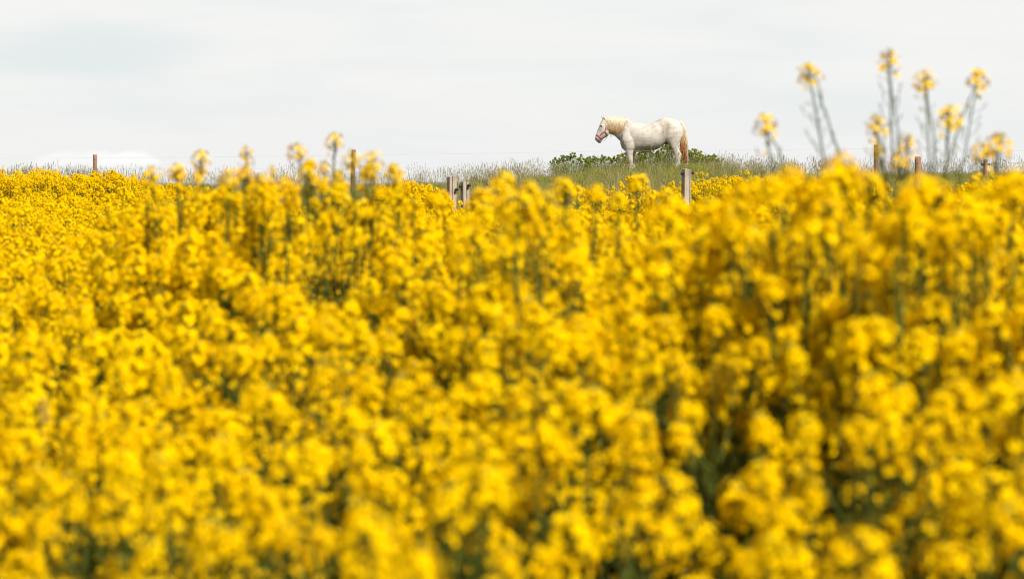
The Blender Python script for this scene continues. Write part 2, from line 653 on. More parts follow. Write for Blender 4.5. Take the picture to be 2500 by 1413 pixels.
def plant_variant(seed, ncl=8):
    rr = random.Random(seed)
    st, lv = MB(), MB()
    places = []
    bend = Vector((rr.uniform(-.05, .05), rr.uniform(-.05, .05), 0))

    def axis(z):            # main stem, top at the origin
        t = -z / STEM_LEN
        return Vector((bend.x * (1.7 * t * (1 - t) * 2), bend.y * 2 * t * (1 - t) * 1.7, z))
    zs = [-STEM_LEN, -1.3, -0.95, -0.7, -0.5, -0.33, -0.16]
    tube(st, [axis(z) for z in zs], [0.0075, 0.007, 0.006, 0.005, 0.004, 0.003, 0.002], 5, 2)
    places.append((Vector((0, 0, 0)), UP, rr.randrange(6), 1.12))
    for i in range(ncl - 1):
        th = i * 2.39996 + rr.uniform(-.4, .4)
        f = (i + 0.6) / (ncl - 1)
        rad = 0.075 + 0.13 * math.sqrt(f) * rr.uniform(0.75, 1.15)
        zt = -0.015 - 0.27 * f ** 1.2 + rr.uniform(-0.035, 0.035)
        z0 = zt - 0.26 - 0.12 * rr.random()
        u = Vector((math.cos(th), math.sin(th), 0))
        p0 = axis(z0)
        tip = u * rad + Vector((0, 0, zt))
        mid = p0.lerp(tip, 0.5) + u * 0.035 - UP * 0.02
        low = tip - UP * 0.14 - u * 0.02
        tube(st, [p0, mid, low], [0.004, 0.0028, 0.002], 4, 2)
        dirv = (tip - low).normalized()
        places.append((tip, dirv, rr.randrange(6), rr.uniform(0.68, 1.2)))
        if rr.random() < 0.8:
            leaf_blade(lv, p0, u, rr.uniform(.06, .11), rr.uniform(.012, .022), 0.5)
    for i in range(9):
        z = -0.45 - 0.11 * i
        th = i * 2.2 + rr.uniform(-.3, .3)
        u = Vector((math.cos(th), math.sin(th), 0))
        L = 0.10 + 0.018 * i
        leaf_blade(lv, axis(z), u, L * rr.uniform(.8, 1.2), L * rr.uniform(.26, .36), rr.uniform(.5, .9))
    return st, lv, places


def place_m(pl):
    tip, dv, k, s = pl
    q = UP.rotation_difference(dv)
    return Matrix.Translation(tip) @ q.to_matrix().to_4x4() @ Matrix.Scale(s, 4)


VAR = [plant_variant(500 + i, 10) for i in range(8)]
VAR_ME = [(v[0].mesh('stem', PM), v[1].mesh('leaves', PM)) for v in VAR]


def stamp_plant(k):
    """one plant as a thing: base at the ground, stem, leaves and each flower cluster its own mesh"""
    root = empty('rapeseed_plant', (0, 0, 0))
    kids = [obj('stem', VAR_ME[k][0], root), obj('leaves', VAR_ME[k][1], root)]
    for pl in VAR[k][2]:
        kids.append(obj('flower_cluster', CL_ME[pl[2]], root, place_m(pl)))
    return root, kids


def project(p):
    return 1250 + p.x / p.y * FPX, YH + (ZC - p.z) / p.y * FPX


# single loose racemes that stand out: px, py of the head, distance, px, py where the stalk goes into the crop, size, label
TALLS = [
    (1970, 158, 5.3, 2048, 372, 1.0, 'lone leaning rapeseed stalk in the sky between the horse and the tallest stalk'),
    (2168, 124, 5.3, 2192, 430, 1.0, 'tallest rapeseed stalk against the sky'),
    (2256, 176, 5.4, 2284, 430, 0.95, 'rapeseed stalk just right of the tallest one, second highest head of the pair'),
    (2388, 172, 5.5, 2300, 430, 0.95, 'rapeseed stalk leaning right, highest head near the right edge'),
    (2135, 282, 5.3, 2165, 430, 1.0, 'short rapeseed stalk left below the tallest head'),
    (2318, 262, 5.3, 2300, 430, 1.1, 'bushy rapeseed head in the fork between two taller stalks'),
    (1862, 282, 5.2, 1912, 420, 1.0, 'short drooping rapeseed stalk nearest the horse on its tail side'),
    (2216, 330, 5.2, 2212, 440, 0.8, 'small rapeseed head low under the group of tall stalks'),
    (2445, 330, 5.0, 2400, 470, 1.1, 'loose wide rapeseed head by the right edge'),
    (2395, 350, 5.0, 2410, 470, 0.9, 'dense low rapeseed head left of the loose one by the right edge'),
    (2140, 352, 5.5, 2160, 440, 0.55, 'tiny rapeseed head covering the top of the round fence post'),
    (2196, 374, 5.2, 2200, 450, 0.85, 'ragged rapeseed head left of the sawn log post'),
    (490, 368, 9.3, 500, 500, 1.0, 'leftmost tall rapeseed stalk standing above the skyline'),
    (600, 358, 9.2, 612, 500, 0.85, 'slim tall rapeseed stalk with a loose head, second from the left'),
    (726, 352, 9.0, 752, 500, 1.0, 'tall rapeseed stalk with a wide flat head, left of the tallest of its group'),
    (817, 326, 9.0, 812, 500, 0.95, 'tallest rapeseed stalk of the left group'),
    (858, 368, 8.2, 868, 510, 0.95, 'rapeseed stalk in front of the leaning brown post'),
    (910, 374, 8.0, 905, 520, 1.1, 'full rapeseed head right of the leaning brown post'),
    (960, 398, 9.0, 962, 500, 0.55, 'small twin rapeseed head low over the skyline, right of the leaning post'),
    (664, 404, 9.5, 668, 500, 0.55, 'small low rapeseed head between two tall stalks of the left group'),
    (792, 396, 9.2, 790, 500, 0.7, 'thin rapeseed head just under the tallest of the left group'),
    (746, 402, 8.0, 750, 520, 0.8, 'dense low rapeseed head under the wide flat one'),
    (372, 408, 8.8, 380, 520, 1.15, 'blurred rapeseed head at skyline, left of the tall stalks'),
    (430, 402, 8.8, 440, 520, 0.95, 'broad blurred rapeseed head beside the leftmost tall stalk'),
]
# heads that rise out of the crop below the skyline: px, py, distance, size
RISERS = [(600, 404, 7.6, 1.0), (560, 420, 7.6, 1.0), (640, 428, 7.5, 1.1), (830, 446, 7.2, 1.0), (700, 440, 7.6, 1.0), (1230, 420, 7.0, 1.0), (1292, 440, 6.4, 1.05), (1377, 442, 6.8, 0.95),
          (1455, 452, 7.2, 1.0), (1508, 466, 6.8, 0.9), (1558, 432, 9.5, 1.1), (1636, 478, 5.4, 1.3), (1172, 458, 6.6, 1.0), (1260, 478, 5.6, 1.3),
          (1330, 470, 6.0, 1.0), (1930, 402, 5.5, 1.15), (1890, 440, 5.2, 1.0), (2050, 378, 5.4, 1.1), (2078, 398, 5.3, 1.0), (2030, 425, 5.2, 1.1), (2246, 428, 4.9, 1.1), (2214, 455, 4.8, 1.1), (2284, 452, 4.9, 1.1),
          (1830, 440, 5.4, 1.15), (1975, 436, 5.1, 1.2), (2120, 430, 5.3, 1.1), (2470, 420, 4.9, 1.2), (2400, 445, 5.0, 1.1),
          (1790, 466, 5.6, 1.1), (1735, 490, 5.6, 1.2), (1180, 500, 6.2, 1.0), (970, 470, 7.8, 1.0), (1010, 490, 7.6, 1.0)]
RISER_LABELS = [
    'blurred rapeseed top right under the second slim tall stalk from the left', 'rapeseed top left of the one under the second slim tall stalk', 'wide rapeseed top below the small low head in the left group',
    'rapeseed top low in front of the brown leaning post', 'rapeseed top between the wide flat head and the small low head, sunk in the crop', 'ragged rapeseed top at the skyline above the upper purple spike',
    'round rapeseed top between the ragged one and the single round one left of the horse', 'single round rapeseed top in front of the left end of the shrubs', 'flat rapeseed top below the horse head',
    'small low rapeseed top right of the flat one below the horse head', 'large two-toned rapeseed top in front of the horse front hooves', 'big soft rapeseed top just left of the lone square post',
    'rapeseed top just right of the paired square posts, the higher one', 'big soft rapeseed top low beside the upper purple spike', 'rapeseed top low between the round ones left of the horse',
    'pointed rapeseed top under the lone leaning tall stalk', 'blurred rapeseed top low left of the pointed one', 'high pale rapeseed top midway between lone leaning stalk and round post', 'high rapeseed top close right of the pale high one',
    'rapeseed top just under the two high ones left of the round post', 'rapeseed top covering the foot of the thick sawn log post', 'rapeseed top low left of the thick sawn log post', 'rapeseed top low right of the thick sawn log post',
    'rapeseed top under the short drooping stalk nearest the horse', 'wide rapeseed top at the foot of the lone leaning stalk', 'rapeseed top at the foot of the round fence post', 'last rapeseed top at the right edge of the photo',
    'rapeseed top below the small post with insulators', 'rapeseed top on the slope down towards the lone square post, upper', 'rapeseed top on the slope down towards the lone square post, lower',
    'rapeseed top just right of the paired square posts, the lower one', 'rapeseed top left of the paired square posts, higher of two', 'rapeseed top left of the paired square posts, lower of two']
# darker openings in the near crop: px, py, radius
GAPS = [(1365, 960, 45), (1690, 1090, 55), (2210, 1070, 60), (90, 1250, 60), (1990, 1370, 55), (880, 1390, 45), (1390, 1230, 40), (330, 1180, 50),
        (2440, 1290, 60), (480, 960, 35), (1780, 900, 40), (60, 1040, 45), (700, 1180, 35)]


def in_gap(px, py, d):
    for gx, gy, gr in GAPS:
        if abs(px - gx) < gr * .7 + 60 / d and -30 - 120 / d < py - gy < gr * .6 + 200 / d:
            return True
    return False


# scatter the crop
_ng = np.random.RandomState(3).uniform(-1, 1, (256, 256))


def vnoise(x, y):
    xi, yi = math.floor(x), math.floor(y)
    fx, fy = sstep(x - xi), sstep(y - yi)
    g = lambda a, b: _ng[a & 255, b & 255]
    return (g(xi, yi) * (1 - fx) + g(xi + 1, yi) * fx) * (1 - fy) + (g(xi, yi + 1) * (1 - fx) + g(xi + 1, yi + 1) * fx) * fy


plants = []     # (x, y, ztop, variant, rz, tilt, scale)
cell = 0.225
rs = random.Random(5)
y = 1.0
while y < 40:
    c = cell * (1.0 if y < 20 else 1.12)
    half = y * 1900 / FPX + 1.6
    n_ = int(2 * half / c)
    for i in range(n_):
        x = -half + (i + rs.random()) * c
        yy = y + rs.random() * c
        px = 1250 + x / yy * FPX
        edge = np.interp(px, [0, 500, 700, 1000, 1150, 1600, 1900, 2150, 2330, 2500], [40, 40, 34, 33, 34, 34, 40, 33, 34, 40])
        if yy > edge: continue
        zt = canopy(x, yy)
        if yy < 2.6: zt = ZC - 0.62
        tall = rs.random()
        j = rs.gauss(-0.015, 0.042)
        if yy < 9: j = rs.gauss(-0.02, 0.05)
        if tall > 0.94 and yy > 10: j += 0.07
        zt += j
        px, py = project(Vector((x, yy, zt)))
        nz = 0.6 * vnoise(x / .42 + 9, yy / .42) + 0.6 * vnoise(x / 1.3, yy / 1.5 + 5)
        zt += (0.07 if yy < 12 else 0.11) * nz
        if 18 < yy < 29 and 150 < px < 300 and rs.random() < .45: continue
        if yy < 34 and nz < (-0.24 if px < 1200 else -.40) and rs.random() < (.85 if px < 1200 else .3): continue
        px, py = project(Vector((x, yy, zt)))
        if yy < 10 and in_gap(px, py, yy): continue
        plants.append((x, yy, zt, rs.randrange(8), rs.uniform(0, 6.28), rs.uniform(0, 0.16), rs.uniform(0.80, 1.16)))
    y += c


def patch(px0, px1, d0, d1, py_f, n_, sz=1.0):
    for _ in range(n_):
        px = rs.uniform(px0, px1)
        d = rs.uniform(d0, d1)
        py = py_f(px) + rs.gauss(0, 7)
        p_ = P(px, py, d)
        plants.append((p_.x, p_.y, p_.z, rs.randrange(8), rs.uniform(0, 6.28), rs.uniform(0, .1), sz * rs.uniform(.85, 1.1)))


patch(935, 1075, 29, 33, lambda q: 450 + abs(q - 1000) * 0.35, 46)
patch(1640, 1900, 38, 46, lambda q: 455 - (q - 1640) * 0.07, 60, 0.9)
patch(1700, 1860, 40, 46, lambda q: 432, 16, 0.8)
patch(2345, 2520, 27, 32, lambda q: 452 - (q - 2345) * 0.12, 46)
patch(-50, 330, 33, 38, lambda q: 430 + 5 * math.sin(q / 23), 110)
patch(1515, 1580, 30, 33, lambda q: 436 + abs(q - 1545) * 0.5, 5, 1.0)
patch(345, 480, 9.0, 10.0, lambda q: 520 - (q - 345) * .2, 16)
patch(345, 480, 8.0, 9.0, lambda q: 640 - (q - 345) * .5, 14)
patch(700, 930, 32, 34, lambda q: 508 + 8 * math.sin(q / 17), 40)
patch(1060, 1160, 31, 32.6, lambda q: 514 + 10 * math.sin(q / 9), 12)
patch(1630, 1730, 30, 32.5, lambda q: 526, 10)
patch(1900, 2160, 40, 46, lambda q: 446, 50, 0.9)
patch(1420, 1500, 34, 40, lambda q: 466, 8, 0.8)

# the 300 that show largest become things; the rest of the crop is one mass
vis = []
for i, pl in enumerate(plants):
    px, py = project(Vector(pl[:3]))
    if -60 < px < 2560 and py < 1480 and pl[1] > 2.5: vis.append((pl[1], i))
vis.sort()
n_near = 300 - len(TALLS) - len(RISERS)
near = set(i for _, i in vis[:n_near])

protos = [None] * 8
for i in sorted(near):
    x, y, zt, k, rz, tl, s = plants[i]
    if protos[k] is None:
        root, kids = stamp_plant(k)
        protos[k] = (root, kids)
    else:
        r0, k0 = protos[k]
        root = r0.copy()
        COL.objects.link(root)
        kids = []
        for c in k0:
            d = c.copy()
            d.parent = root
            COL.objects.link(d)
            kids.append(d)
    g = ground_z(x, y)
    root.location = (x, y, g)
    root.rotation_euler = (0, 0, rz)
    off = Matrix.Translation((0, 0, zt - g)) @ Matrix.Rotation(tl, 4, 'X') @ Matrix.Scale(s, 4)
    for c, base in zip(kids, [Matrix.Identity(4)] * 2 + [place_m(q) for q in VAR[k][2]]):
        c.matrix_basis = off @ base
    px, py = project(Vector((x, y, zt)))
    col_ = ['at the left edge', 'left of the centre', 'in the middle', 'right of the centre', 'at the right edge'][min(4, max(0, int(px // 500)))]
    row_ = 'upper' if py < 640 else 'middle' if py < 960 else 'bottom'
    tag(root, 'yellow rapeseed plant crowded into the blurred %s part of the crop %s' % (row_, col_), 'rapeseed', 'rapeseed plants of the blurred near crop, %s part %s' % (row_, col_))


def stalk(px, py, d, bx, by, s, label, group, nth, tall=True):
    """a plant whose head stands at a place of its own: root on the ground, curved stalk, one main raceme and side racemes"""
    rr = random.Random(nth * 17 + 3)
    head = P(px, py, d)
    mid = P(bx, by, d)
    dv = (head - mid)
    foot = mid - Vector((dv.x * 0.35, 0, 0)) + Vector((0, rr.uniform(-.05, .05), 0))
    g = ground_z(foot.x, foot.y)
    root = empty('rapeseed_plant', (foot.x, foot.y, g))
    T = Vector((foot.x, foot.y, g))
    a, b, c = Vector((0, 0, -0.05)), mid - T, head - T
    pts = []
    for k in range(9):
        t = k / 8
        q = 1 - t
        ctrl = b * 2 - (a + c) * 0.5          # passes through b at t = .5
        pts.append(a * q * q + ctrl * (2 * q * t) + c * t * t)
    st, lv = MB(), MB()
    # keep the stalk from overshooting sideways
    pts = [a.lerp(b, k / 4) for k in range(4)] + [b.lerp(c, k / 5) + Vector((0.012 * math.sin(k * 1.1) * rr.uniform(-1, 1), 0, 0)) for k in range(5)] + [c - (c - b).normalized() * 0.012]
    tube(st, pts, list(np.linspace(0.0045, 0.0012, len(pts))) if tall else list(np.linspace(0.006, 0.0016, len(pts))), 5, 2)
    for k in range(6):
        th = rr.uniform(0, 6.28)
        leaf_blade(lv, a.lerp(b, 0.3 + 0.11 * k), Vector((math.cos(th), math.sin(th), 0)), rr.uniform(.07, .13), rr.uniform(.015, .03), .6)
    dirv = (c - b).normalized()
    obj('stem', st.mesh('stem', PM), root)
    obj('leaves', lv.mesh('leaves', PM), root)
    hd = (dirv + UP).normalized()
    M = Matrix.Translation(c) @ UP.rotation_difference(hd).to_matrix().to_4x4() @ Matrix.Rotation(rr.uniform(0, 6.28), 4, 'Z') @ Matrix.Scale(s, 4)
    obj('flower_cluster', (TALL_ME if tall else CL_ME)[nth % 3], root, M)
    lv2 = MB()
    if tall and s > .6 and nth not in (7, 11):
        lft = px < 1100
        for q in range(3 + nth % 3 if lft else 0):
            th = rr.uniform(0, 6.28)
            wd = rr.uniform(.05, .11) if lft else rr.uniform(.03, .06)
            off = Vector((math.cos(th) * wd, math.sin(th) * .05, -rr.uniform(.02, .26 if lft else .17)))
            tip = c + off
            j = c - dirv * (abs(off.z) + rr.uniform(.12, .2))
            leaf_blade(lv2, j, Vector((math.cos(th), math.sin(th), 0)), rr.uniform(.03, .06), rr.uniform(.006, .011), .4)
            sb = MB()
            tube(sb, [j, j.lerp(tip, .5) + off * 0.15, tip], [0.002, 0.0015, 0.001], 4, 2)
            obj('branch', sb.mesh('branch', PM), root)
            obj('flower_cluster', CL_ME[(1, 2, 4)[(nth + q) % 3]], root, Matrix.Translation(tip) @ Matrix.Rotation(rr.uniform(0, 6.28), 4, 'Z') @ Matrix.Scale(s * (rr.uniform(.45, .8) if lft else rr.uniform(.35, .55)), 4))
    if lv2.v: obj('leaves', lv2.mesh('leaves', PM), root)
    if not tall:
        for q in range(9):
            th = rr.uniform(0, 6.28)
            off = Vector((math.cos(th) * rr.uniform(.04, .13), math.sin(th) * rr.uniform(.05, .12), -rr.uniform(.04, .28) - (0 if q < 5 else rr.uniform(.1, .28))))
            tip = c + off
            j = c - dirv * (abs(off.z) + 0.22)
            sb = MB()
            tube(sb, [j, j.lerp(tip, .5) + off * 0.2, tip - UP * 0.13], [0.0035, 0.0025, 0.002], 4, 2)
            obj('branch', sb.mesh('branch', PM), root)
            obj('flower_cluster', CL_ME[(nth + q) % 6], root, Matrix.Translation(tip) @ Matrix.Rotation(rr.uniform(0, 6.28), 4, 'Z') @ Matrix.Scale(s * rr.uniform(.75, .95), 4))
    tag(root, label, 'rapeseed', group)


for i, tdat in enumerate(TALLS):
    if tdat[0] < 1000: tdat = tdat[:5] + (tdat[5] * 1.2,) + tdat[6:]
    if tdat[0] > 1800: tdat = tdat[:2] + (tdat[2] + 2.3,) + tdat[3:5] + (tdat[5] * 1.27,) + tdat[6:]
    stalk(*tdat[:6], tdat[6], 'tall rapeseed stalks above the skyline', i)
for i, (px, py, d, s) in enumerate(RISERS):
    gp = 'blurred rapeseed tops left of the square posts' if px < 1150 else 'blurred rapeseed tops before the bank' if px < 1700 else 'blurred rapeseed tops on the right'
    lb = RISER_LABELS[i]
    stalk(px, py, d, px + random.uniform(-12, 12), py + 1500 / d, s, lb, gp, 50 + i, False)


def scatter(name, src_meshes, pts, rot, scl, idx):
    """one object that repeats a handful of meshes over its own points"""
    coll = bpy.data.collections.new(name + '_sources')      # never linked to the scene
    for i, me in enumerate(src_meshes):
        coll.objects.link(bpy.data.objects.new('%s_source_%02d' % (name, i), me))
    me = bpy.data.meshes.new(name)
    me.vertices.add(len(pts))
    me.vertices.foreach_set('co', np.array(pts, dtype=np.float32).ravel())
    for nm, ty, dat in (('rot', 'FLOAT_VECTOR', rot), ('scl', 'FLOAT', scl), ('idx', 'INT', idx)):
        a = me.attributes.new(nm, ty, 'POINT')
        a.data.foreach_set('vector' if ty == 'FLOAT_VECTOR' else 'value', np.array(dat, dtype=np.int32 if ty == 'INT' else np.float32).ravel())
    o = obj(name, me)
    ng = bpy.data.node_groups.new(name + '_nodes', 'GeometryNodeTree')
    ng.interface.new_socket('Geometry', in_out='INPUT', socket_type='NodeSocketGeometry')
    ng.interface.new_socket('Geometry', in_out='OUTPUT', socket_type='NodeSocketGeometry')
    gi = ng.nodes.new('NodeGroupInput')
    go = ng.nodes.new('NodeGroupOutput')
    ip = ng.nodes.new('GeometryNodeInstanceOnPoints')
    ci = ng.nodes.new('GeometryNodeCollectionInfo')
    ci.inputs['Collection'].default_value = coll
    ci.inputs['Separate Children'].default_value = True
    ci.inputs['Reset Children'].default_value = True
    ip.inputs['Pick Instance'].default_value = True

    def att(nm, ty):
        n = ng.nodes.new('GeometryNodeInputNamedAttribute')
        n.data_type = ty
        n.inputs[0].default_value = nm
        return n.outputs[0]
    e2r = ng.nodes.new('FunctionNodeEulerToRotation')
    ng.links.new(att('rot', 'FLOAT_VECTOR'), e2r.inputs[0])
    ng.links.new(gi.outputs[0], ip.inputs['Points'])
    ng.links.new(ci.outputs[0], ip.inputs['Instance'])
    ng.links.new(att('idx', 'INT'), ip.inputs['Instance Index'])
    ng.links.new(e2r.outputs[0], ip.inputs['Rotation'])
    ng.links.new(att('scl', 'FLOAT'), ip.inputs['Scale'])
    ng.links.new(ip.outputs[0], go.inputs[0])
    md = o.modifiers.new('scatter', 'NODES')
    md.node_group = ng
    return o


full = []
for st, lv, pls in VAR:
    mb = MB()
    mb.merge(st).merge(lv)
    for pl in pls: mb.merge(CL_MB[pl[2]], place_m(pl))
    full.append(mb.mesh('rapeseed', PM))
rest = [plants[i] for i in range(len(plants)) if i not in near]
fo = scatter('rapeseed_crop', full, [q[:3] for q in rest], [(q[5], 0, q[4]) for q in rest], [q[6] for q in rest], [q[3] for q in rest])
tag(fo, 'yellow flowering rapeseed crop stretching away to the grassy bank', 'rapeseed crop', kind='stuff')

# ------------------------------------------------------------------ grass on the bank
def tuft(seed, nb, rad, h0, h1, wd, lean, mi=0, seedhead=0.0):
    rr = random.Random(seed)
    mb = MB()
    for i in range(nb):
        th = rr.uniform(0, 6.28)
        q = rad * math.sqrt(rr.random())
        base = Vector((q * math.cos(th), q * math.sin(th), -0.05))
        h = rr.uniform(h0, h1)
        ph = rr.uniform(0, 6.28)
        ld = Vector((math.cos(ph), math.sin(ph), 0)) * h * rr.uniform(0.05, lean)
        v = Vector((rr.uniform(-1, 1), rr.uniform(-.4, .4), 0)).normalized() * wd * rr.uniform(.6, 1.2)
        p0, p1, p2, p3 = base, base + UP * h * .45 + ld * .2, base + UP * h * .8 + ld * .6, base + UP * h * (1.0 if lean < .5 else .92) + ld
        mb.add([p0 - v, p0 + v, p1 + v * .8, p1 - v * .8, p2 + v * .5, p2 - v * .5, p3], [(0, 1, 2, 3), (3, 2, 4, 5), (5, 4, 6)], mi)
        if rr.random() < seedhead:
            L = rr.uniform(.05, .11)
            tube(mb, [p3 - (p3 - p2).normalized() * 0.01, p3 + (p3 - p2).normalized() * L * .5, p3 + (p3 - p2).normalized() * L], [0.002, 0.0055, 0.001], 3, 1)
    return mb


GM = [GRASS, STRAW]
g_src = [tuft(1, 70, .20, .12, .30, .0040, .7), tuft(2, 70, .20, .10, .26, .0042, .8), tuft(3, 60, .22, .16, .36, .0038, .6, 0, .1),
         tuft(4, 26, .20, .30, .55, .0026, .35, 1, .8), tuft(5, 22, .20, .40, .72, .0024, .30, 1, .9), tuft(6, 60, .22, .14, .32, .0045, .9, 1, 0)]
gp, gr, gs, gi_ = [], [], [], []
rg = random.Random(21)
y = 33.0
while y < 100:
    half = y * 1750 / FPX + 2
    c = 0.22 if y > 76 else 0.26
    for i in range(int(2 * half / c)):
        x = -half + (i + rg.random()) * c
        yy = y + rg.random() * c
        px = 1250 + x / yy * FPX
        r_ = rg.random()
        vn = vnoise(x / 1.1, yy / 2.2) + .6 * vnoise(x / 3.1 + 7, yy / 4)
        pt = 0.05 + .10 * max(0, vn)
        sc_ = 1.0 + .38 * vn
        if yy > 74:                                     # the ridge: tall thin stalks against the sky, thicker in places
            pt = 0.03 + 0.08 * math.exp(-((px - 110) / 90) ** 2) + 0.06 * math.exp(-((px - 1240) / 90) ** 2) + 0.06 * math.exp(-((px - 1860) / 120) ** 2)
            if 300 < px < 700: pt = 0.03
            sc_ = (0.70 if px > 1150 else 0.55) * (1 + .3 * vn)
            if r_ < pt: sc_ = 0.95
        if 1440 < px < 1740 and yy < 86 and yy > 70: sc_, pt = (0.72 if yy < 81.5 else 1.08), 0.06
        if r_ < pt: k = 3 if rg.random() < .55 else 4
        elif r_ < pt + 0.06 + .35 * max(0, vnoise(x / 1.7 + 31, yy / 3)): k = 5
        else: k = rg.choice((0, 1, 2))
        gp.append((x, yy, ground_z(x, yy)))
        gr.append((rg.uniform(-.1, .1), rg.uniform(-.1, .1), rg.uniform(0, 6.28)))
        gs.append(sc_ * rg.uniform(.75, 1.2))
        gi_.append(k)
    y += c
go_ = scatter('grass', [m.mesh('grass_tuft', GM) for m in g_src], gp, gr, gs, gi_)
tag(go_, 'long green and straw coloured grass on the bank behind the crop', 'grass', kind='stuff')


# ------------------------------------------------------------------ shrubs behind the horse
def shrub(px0, px1, py_top, py_base, d, label, seed, n_leaf=16000):
    rr = random.Random(seed)
    wpx = (px1 - px0) / FPX * d
    cx = ((px0 + px1) / 2 - 1250) / FPX * d
    zb = P(0, py_base, d).z
    h = P(0, py_top, d).z - zb
    root = empty('shrub', (cx, d, zb))
    lf, tw = MB(), MB()
    lumps = []
    nl = 15
    for i in range(nl):
        f = (i + .5) / nl * 2 - 1
        hx = f * wpx * 0.45 + rr.uniform(-.05, .05)
        hz = h * (1 - 0.45 * f * f) * rr.uniform(.48, .92)
        lumps.append((Vector((hx, rr.uniform(-.3, .3), hz)), rr.uniform(.13, .21)))
        lumps.append((Vector((hx + rr.uniform(-.1, .1), rr.uniform(-.35, .3), h * .38)), rr.uniform(.20, .29)))
        lumps.append((Vector((hx, rr.uniform(-.2, .3), h * .10)), rr.uniform(.20, .28)))
        tube(tw, [Vector((hx * .4, 0, -.1)), Vector((hx * .8, 0, hz * .5)), Vector((hx, lumps[-3][0].y, hz))], [.012, .008, .004], 4, 0)
        yl = lumps[-3][0].y
        for q in range(6):
            dd = Vector((rr.uniform(-.5, .5), rr.uniform(-.4, .4), 1)).normalized()
            e = Vector((hx, yl, hz)) + dd * rr.uniform(.12, .30)
            tube(tw, [Vector((hx, yl, hz - .05)), e], [.004, .0015], 3, 0)
            lumps.append((e, 0.035))
    for i in range(n_leaf):
        c, r_ = rr.choice(lumps)
        if r_ < .1 and rr.random() < .5: c, r_ = rr.choice(lumps)
        v = Vector((rr.gauss(0, 1), rr.gauss(0, 1), rr.gauss(0, 1))).normalized() * r_ * rr.uniform(.5, 1.0) * (1.25 if rr.random() < .12 else 1)
        p_ = c + v
        nn = (v.normalized() + Vector((rr.uniform(-.8, .8), rr.uniform(-.8, .8), rr.uniform(-.2, 1)))).normalized()
        a, b, _ = frame(nn)
        th = rr.uniform(0, 6.28)
        u, w_ = a * math.cos(th) + b * math.sin(th), a * -math.sin(th) + b * math.cos(th)
        L = rr.uniform(.011, .022)
        lf.add([p_ - u * L, p_ + w_ * L * .5, p_ + u * L, p_ - w_ * L * .5], [(0, 1, 2, 3)], 0)
    obj('foliage', lf.mesh('foliage', [SHRUB]), root)
    obj('branches', tw.mesh('branches', [TWIG]), root)
    tag(root, label, 'shrub', 'low shrubs on the ridge behind the horse')


shrub(1345, 1445, 392, 428, 90, 'low leafy green shrub at the far left end of the row, ahead of the horse', 1)
shrub(1420, 1530, 392, 426, 91, 'low green shrub on the ridge under the horse head and chest', 2)
shrub(1512, 1572, 374, 420, 90, 'rounded green shrub just behind the front legs of the horse', 3)
shrub(1555, 1622, 373, 418, 91, 'green shrub seen between front and hind legs below the belly', 4)
shrub(1600, 1665, 368, 416, 90, 'tallest dark green shrub right before the hind legs', 5)
shrub(1655, 1712, 378, 416, 91, 'green shrub behind the tail of the horse', 6)
shrub(1690, 1762, 388, 420, 90, 'low shrub sloping down at the right end of the row behind the tail', 7)

# ------------------------------------------------------------------ fence posts
def square_post(px, d, w_px, py_top, lean, rot, cracks, knobs, label, seed, py_low=560):
    rr = random.Random(seed)
    top = P(px, py_top, d)
    wd = w_px / FPX * d * 0.80
    g = ground_z(top.x, d)
    H = top.z - g
    root = empty('fence_post', (top.x - lean * H, d, g))
    root.rotation_euler = (0, lean, R(rot))
    mb = MB()
    # outline of the section with drying cracks cut into the front face
    h = wd / 2
    sec = [(-h, h), (-h, -h + .004), (-h + .004, -h)]
    for cx_ in cracks:
        q = cx_ * wd
        sec += [(q - .0045, -h), (q, -h + .03), (q + .0045, -h)]
    sec += [(h - .004, -h), (h, -h + .004), (h, h)]
    nsec = len(sec)
    zs = [-0.3, H * .3, H * .6, H * .85, H - .006, H]
    vs = []
    for iz, z in enumerate(zs):
        k = 0.94 if z == H else 1.0
        ox, oy = rr.uniform(-.002, .002), rr.uniform(-.002, .002)
        for (sx_, sy_) in sec:
            vs.append((sx_ * k + ox, sy_ * k + oy, z + (0.006 * math.sin(sx_ * 60 + seed) if z > H * .9 else 0)))
    fs = []
    for iz in range(len(zs) - 1):
        for k in range(nsec):
            k2 = (k + 1) % nsec
            fs.append((iz * nsec + k, iz * nsec + k2, (iz + 1) * nsec + k2, (iz + 1) * nsec + k))
    fs.append(tuple((len(zs) - 1) * nsec + k for k in range(nsec)))
    mb.add(vs, fs)
    obj('timber', mb.mesh('timber', [WOOD]), root)
    for (side, fx, py) in knobs:
        z = P(px, py, d).z - g
        ins = MB()
        if side == 'front': base, dv = Vector((fx * wd, -h, z)), Vector((0.35, -1, 0.1))
        elif side == 'left': base, dv = Vector((-h, -h * .3, z)), Vector((-1, -.3, 0))
        else: base, dv = Vector((h, -h * .3, z)), Vector((1, -.3, 0.12))
        dv.normalize()
        tube(ins, [base - dv * .002, base + dv * .004, base + dv * .006, base + dv * .022], [.006, .012, .006, .006], 10, 0, cap=True)
        e = base + dv * .024
        tube(ins, [e - dv * .006, e, e + dv * .012, e + dv * .020], [.012, .019, .019, .011], 12, 0, cap=True)
        obj('insulator', ins.mesh('insulator', [BLACK], True), root)
        hook = MB()
        tube(hook, [base + Vector((-.004, -.008, -.004)), base + Vector((-.012, -.012, -.022)), base + Vector((-.010, -.008, -.045))], [.005, .006, .004], 6, 0, cap=True)
        obj('clip', hook.mesh('clip', [BLACK], True), root)
    tag(root, label, 'fence post', 'square timber posts at the edge of the crop')
    return root


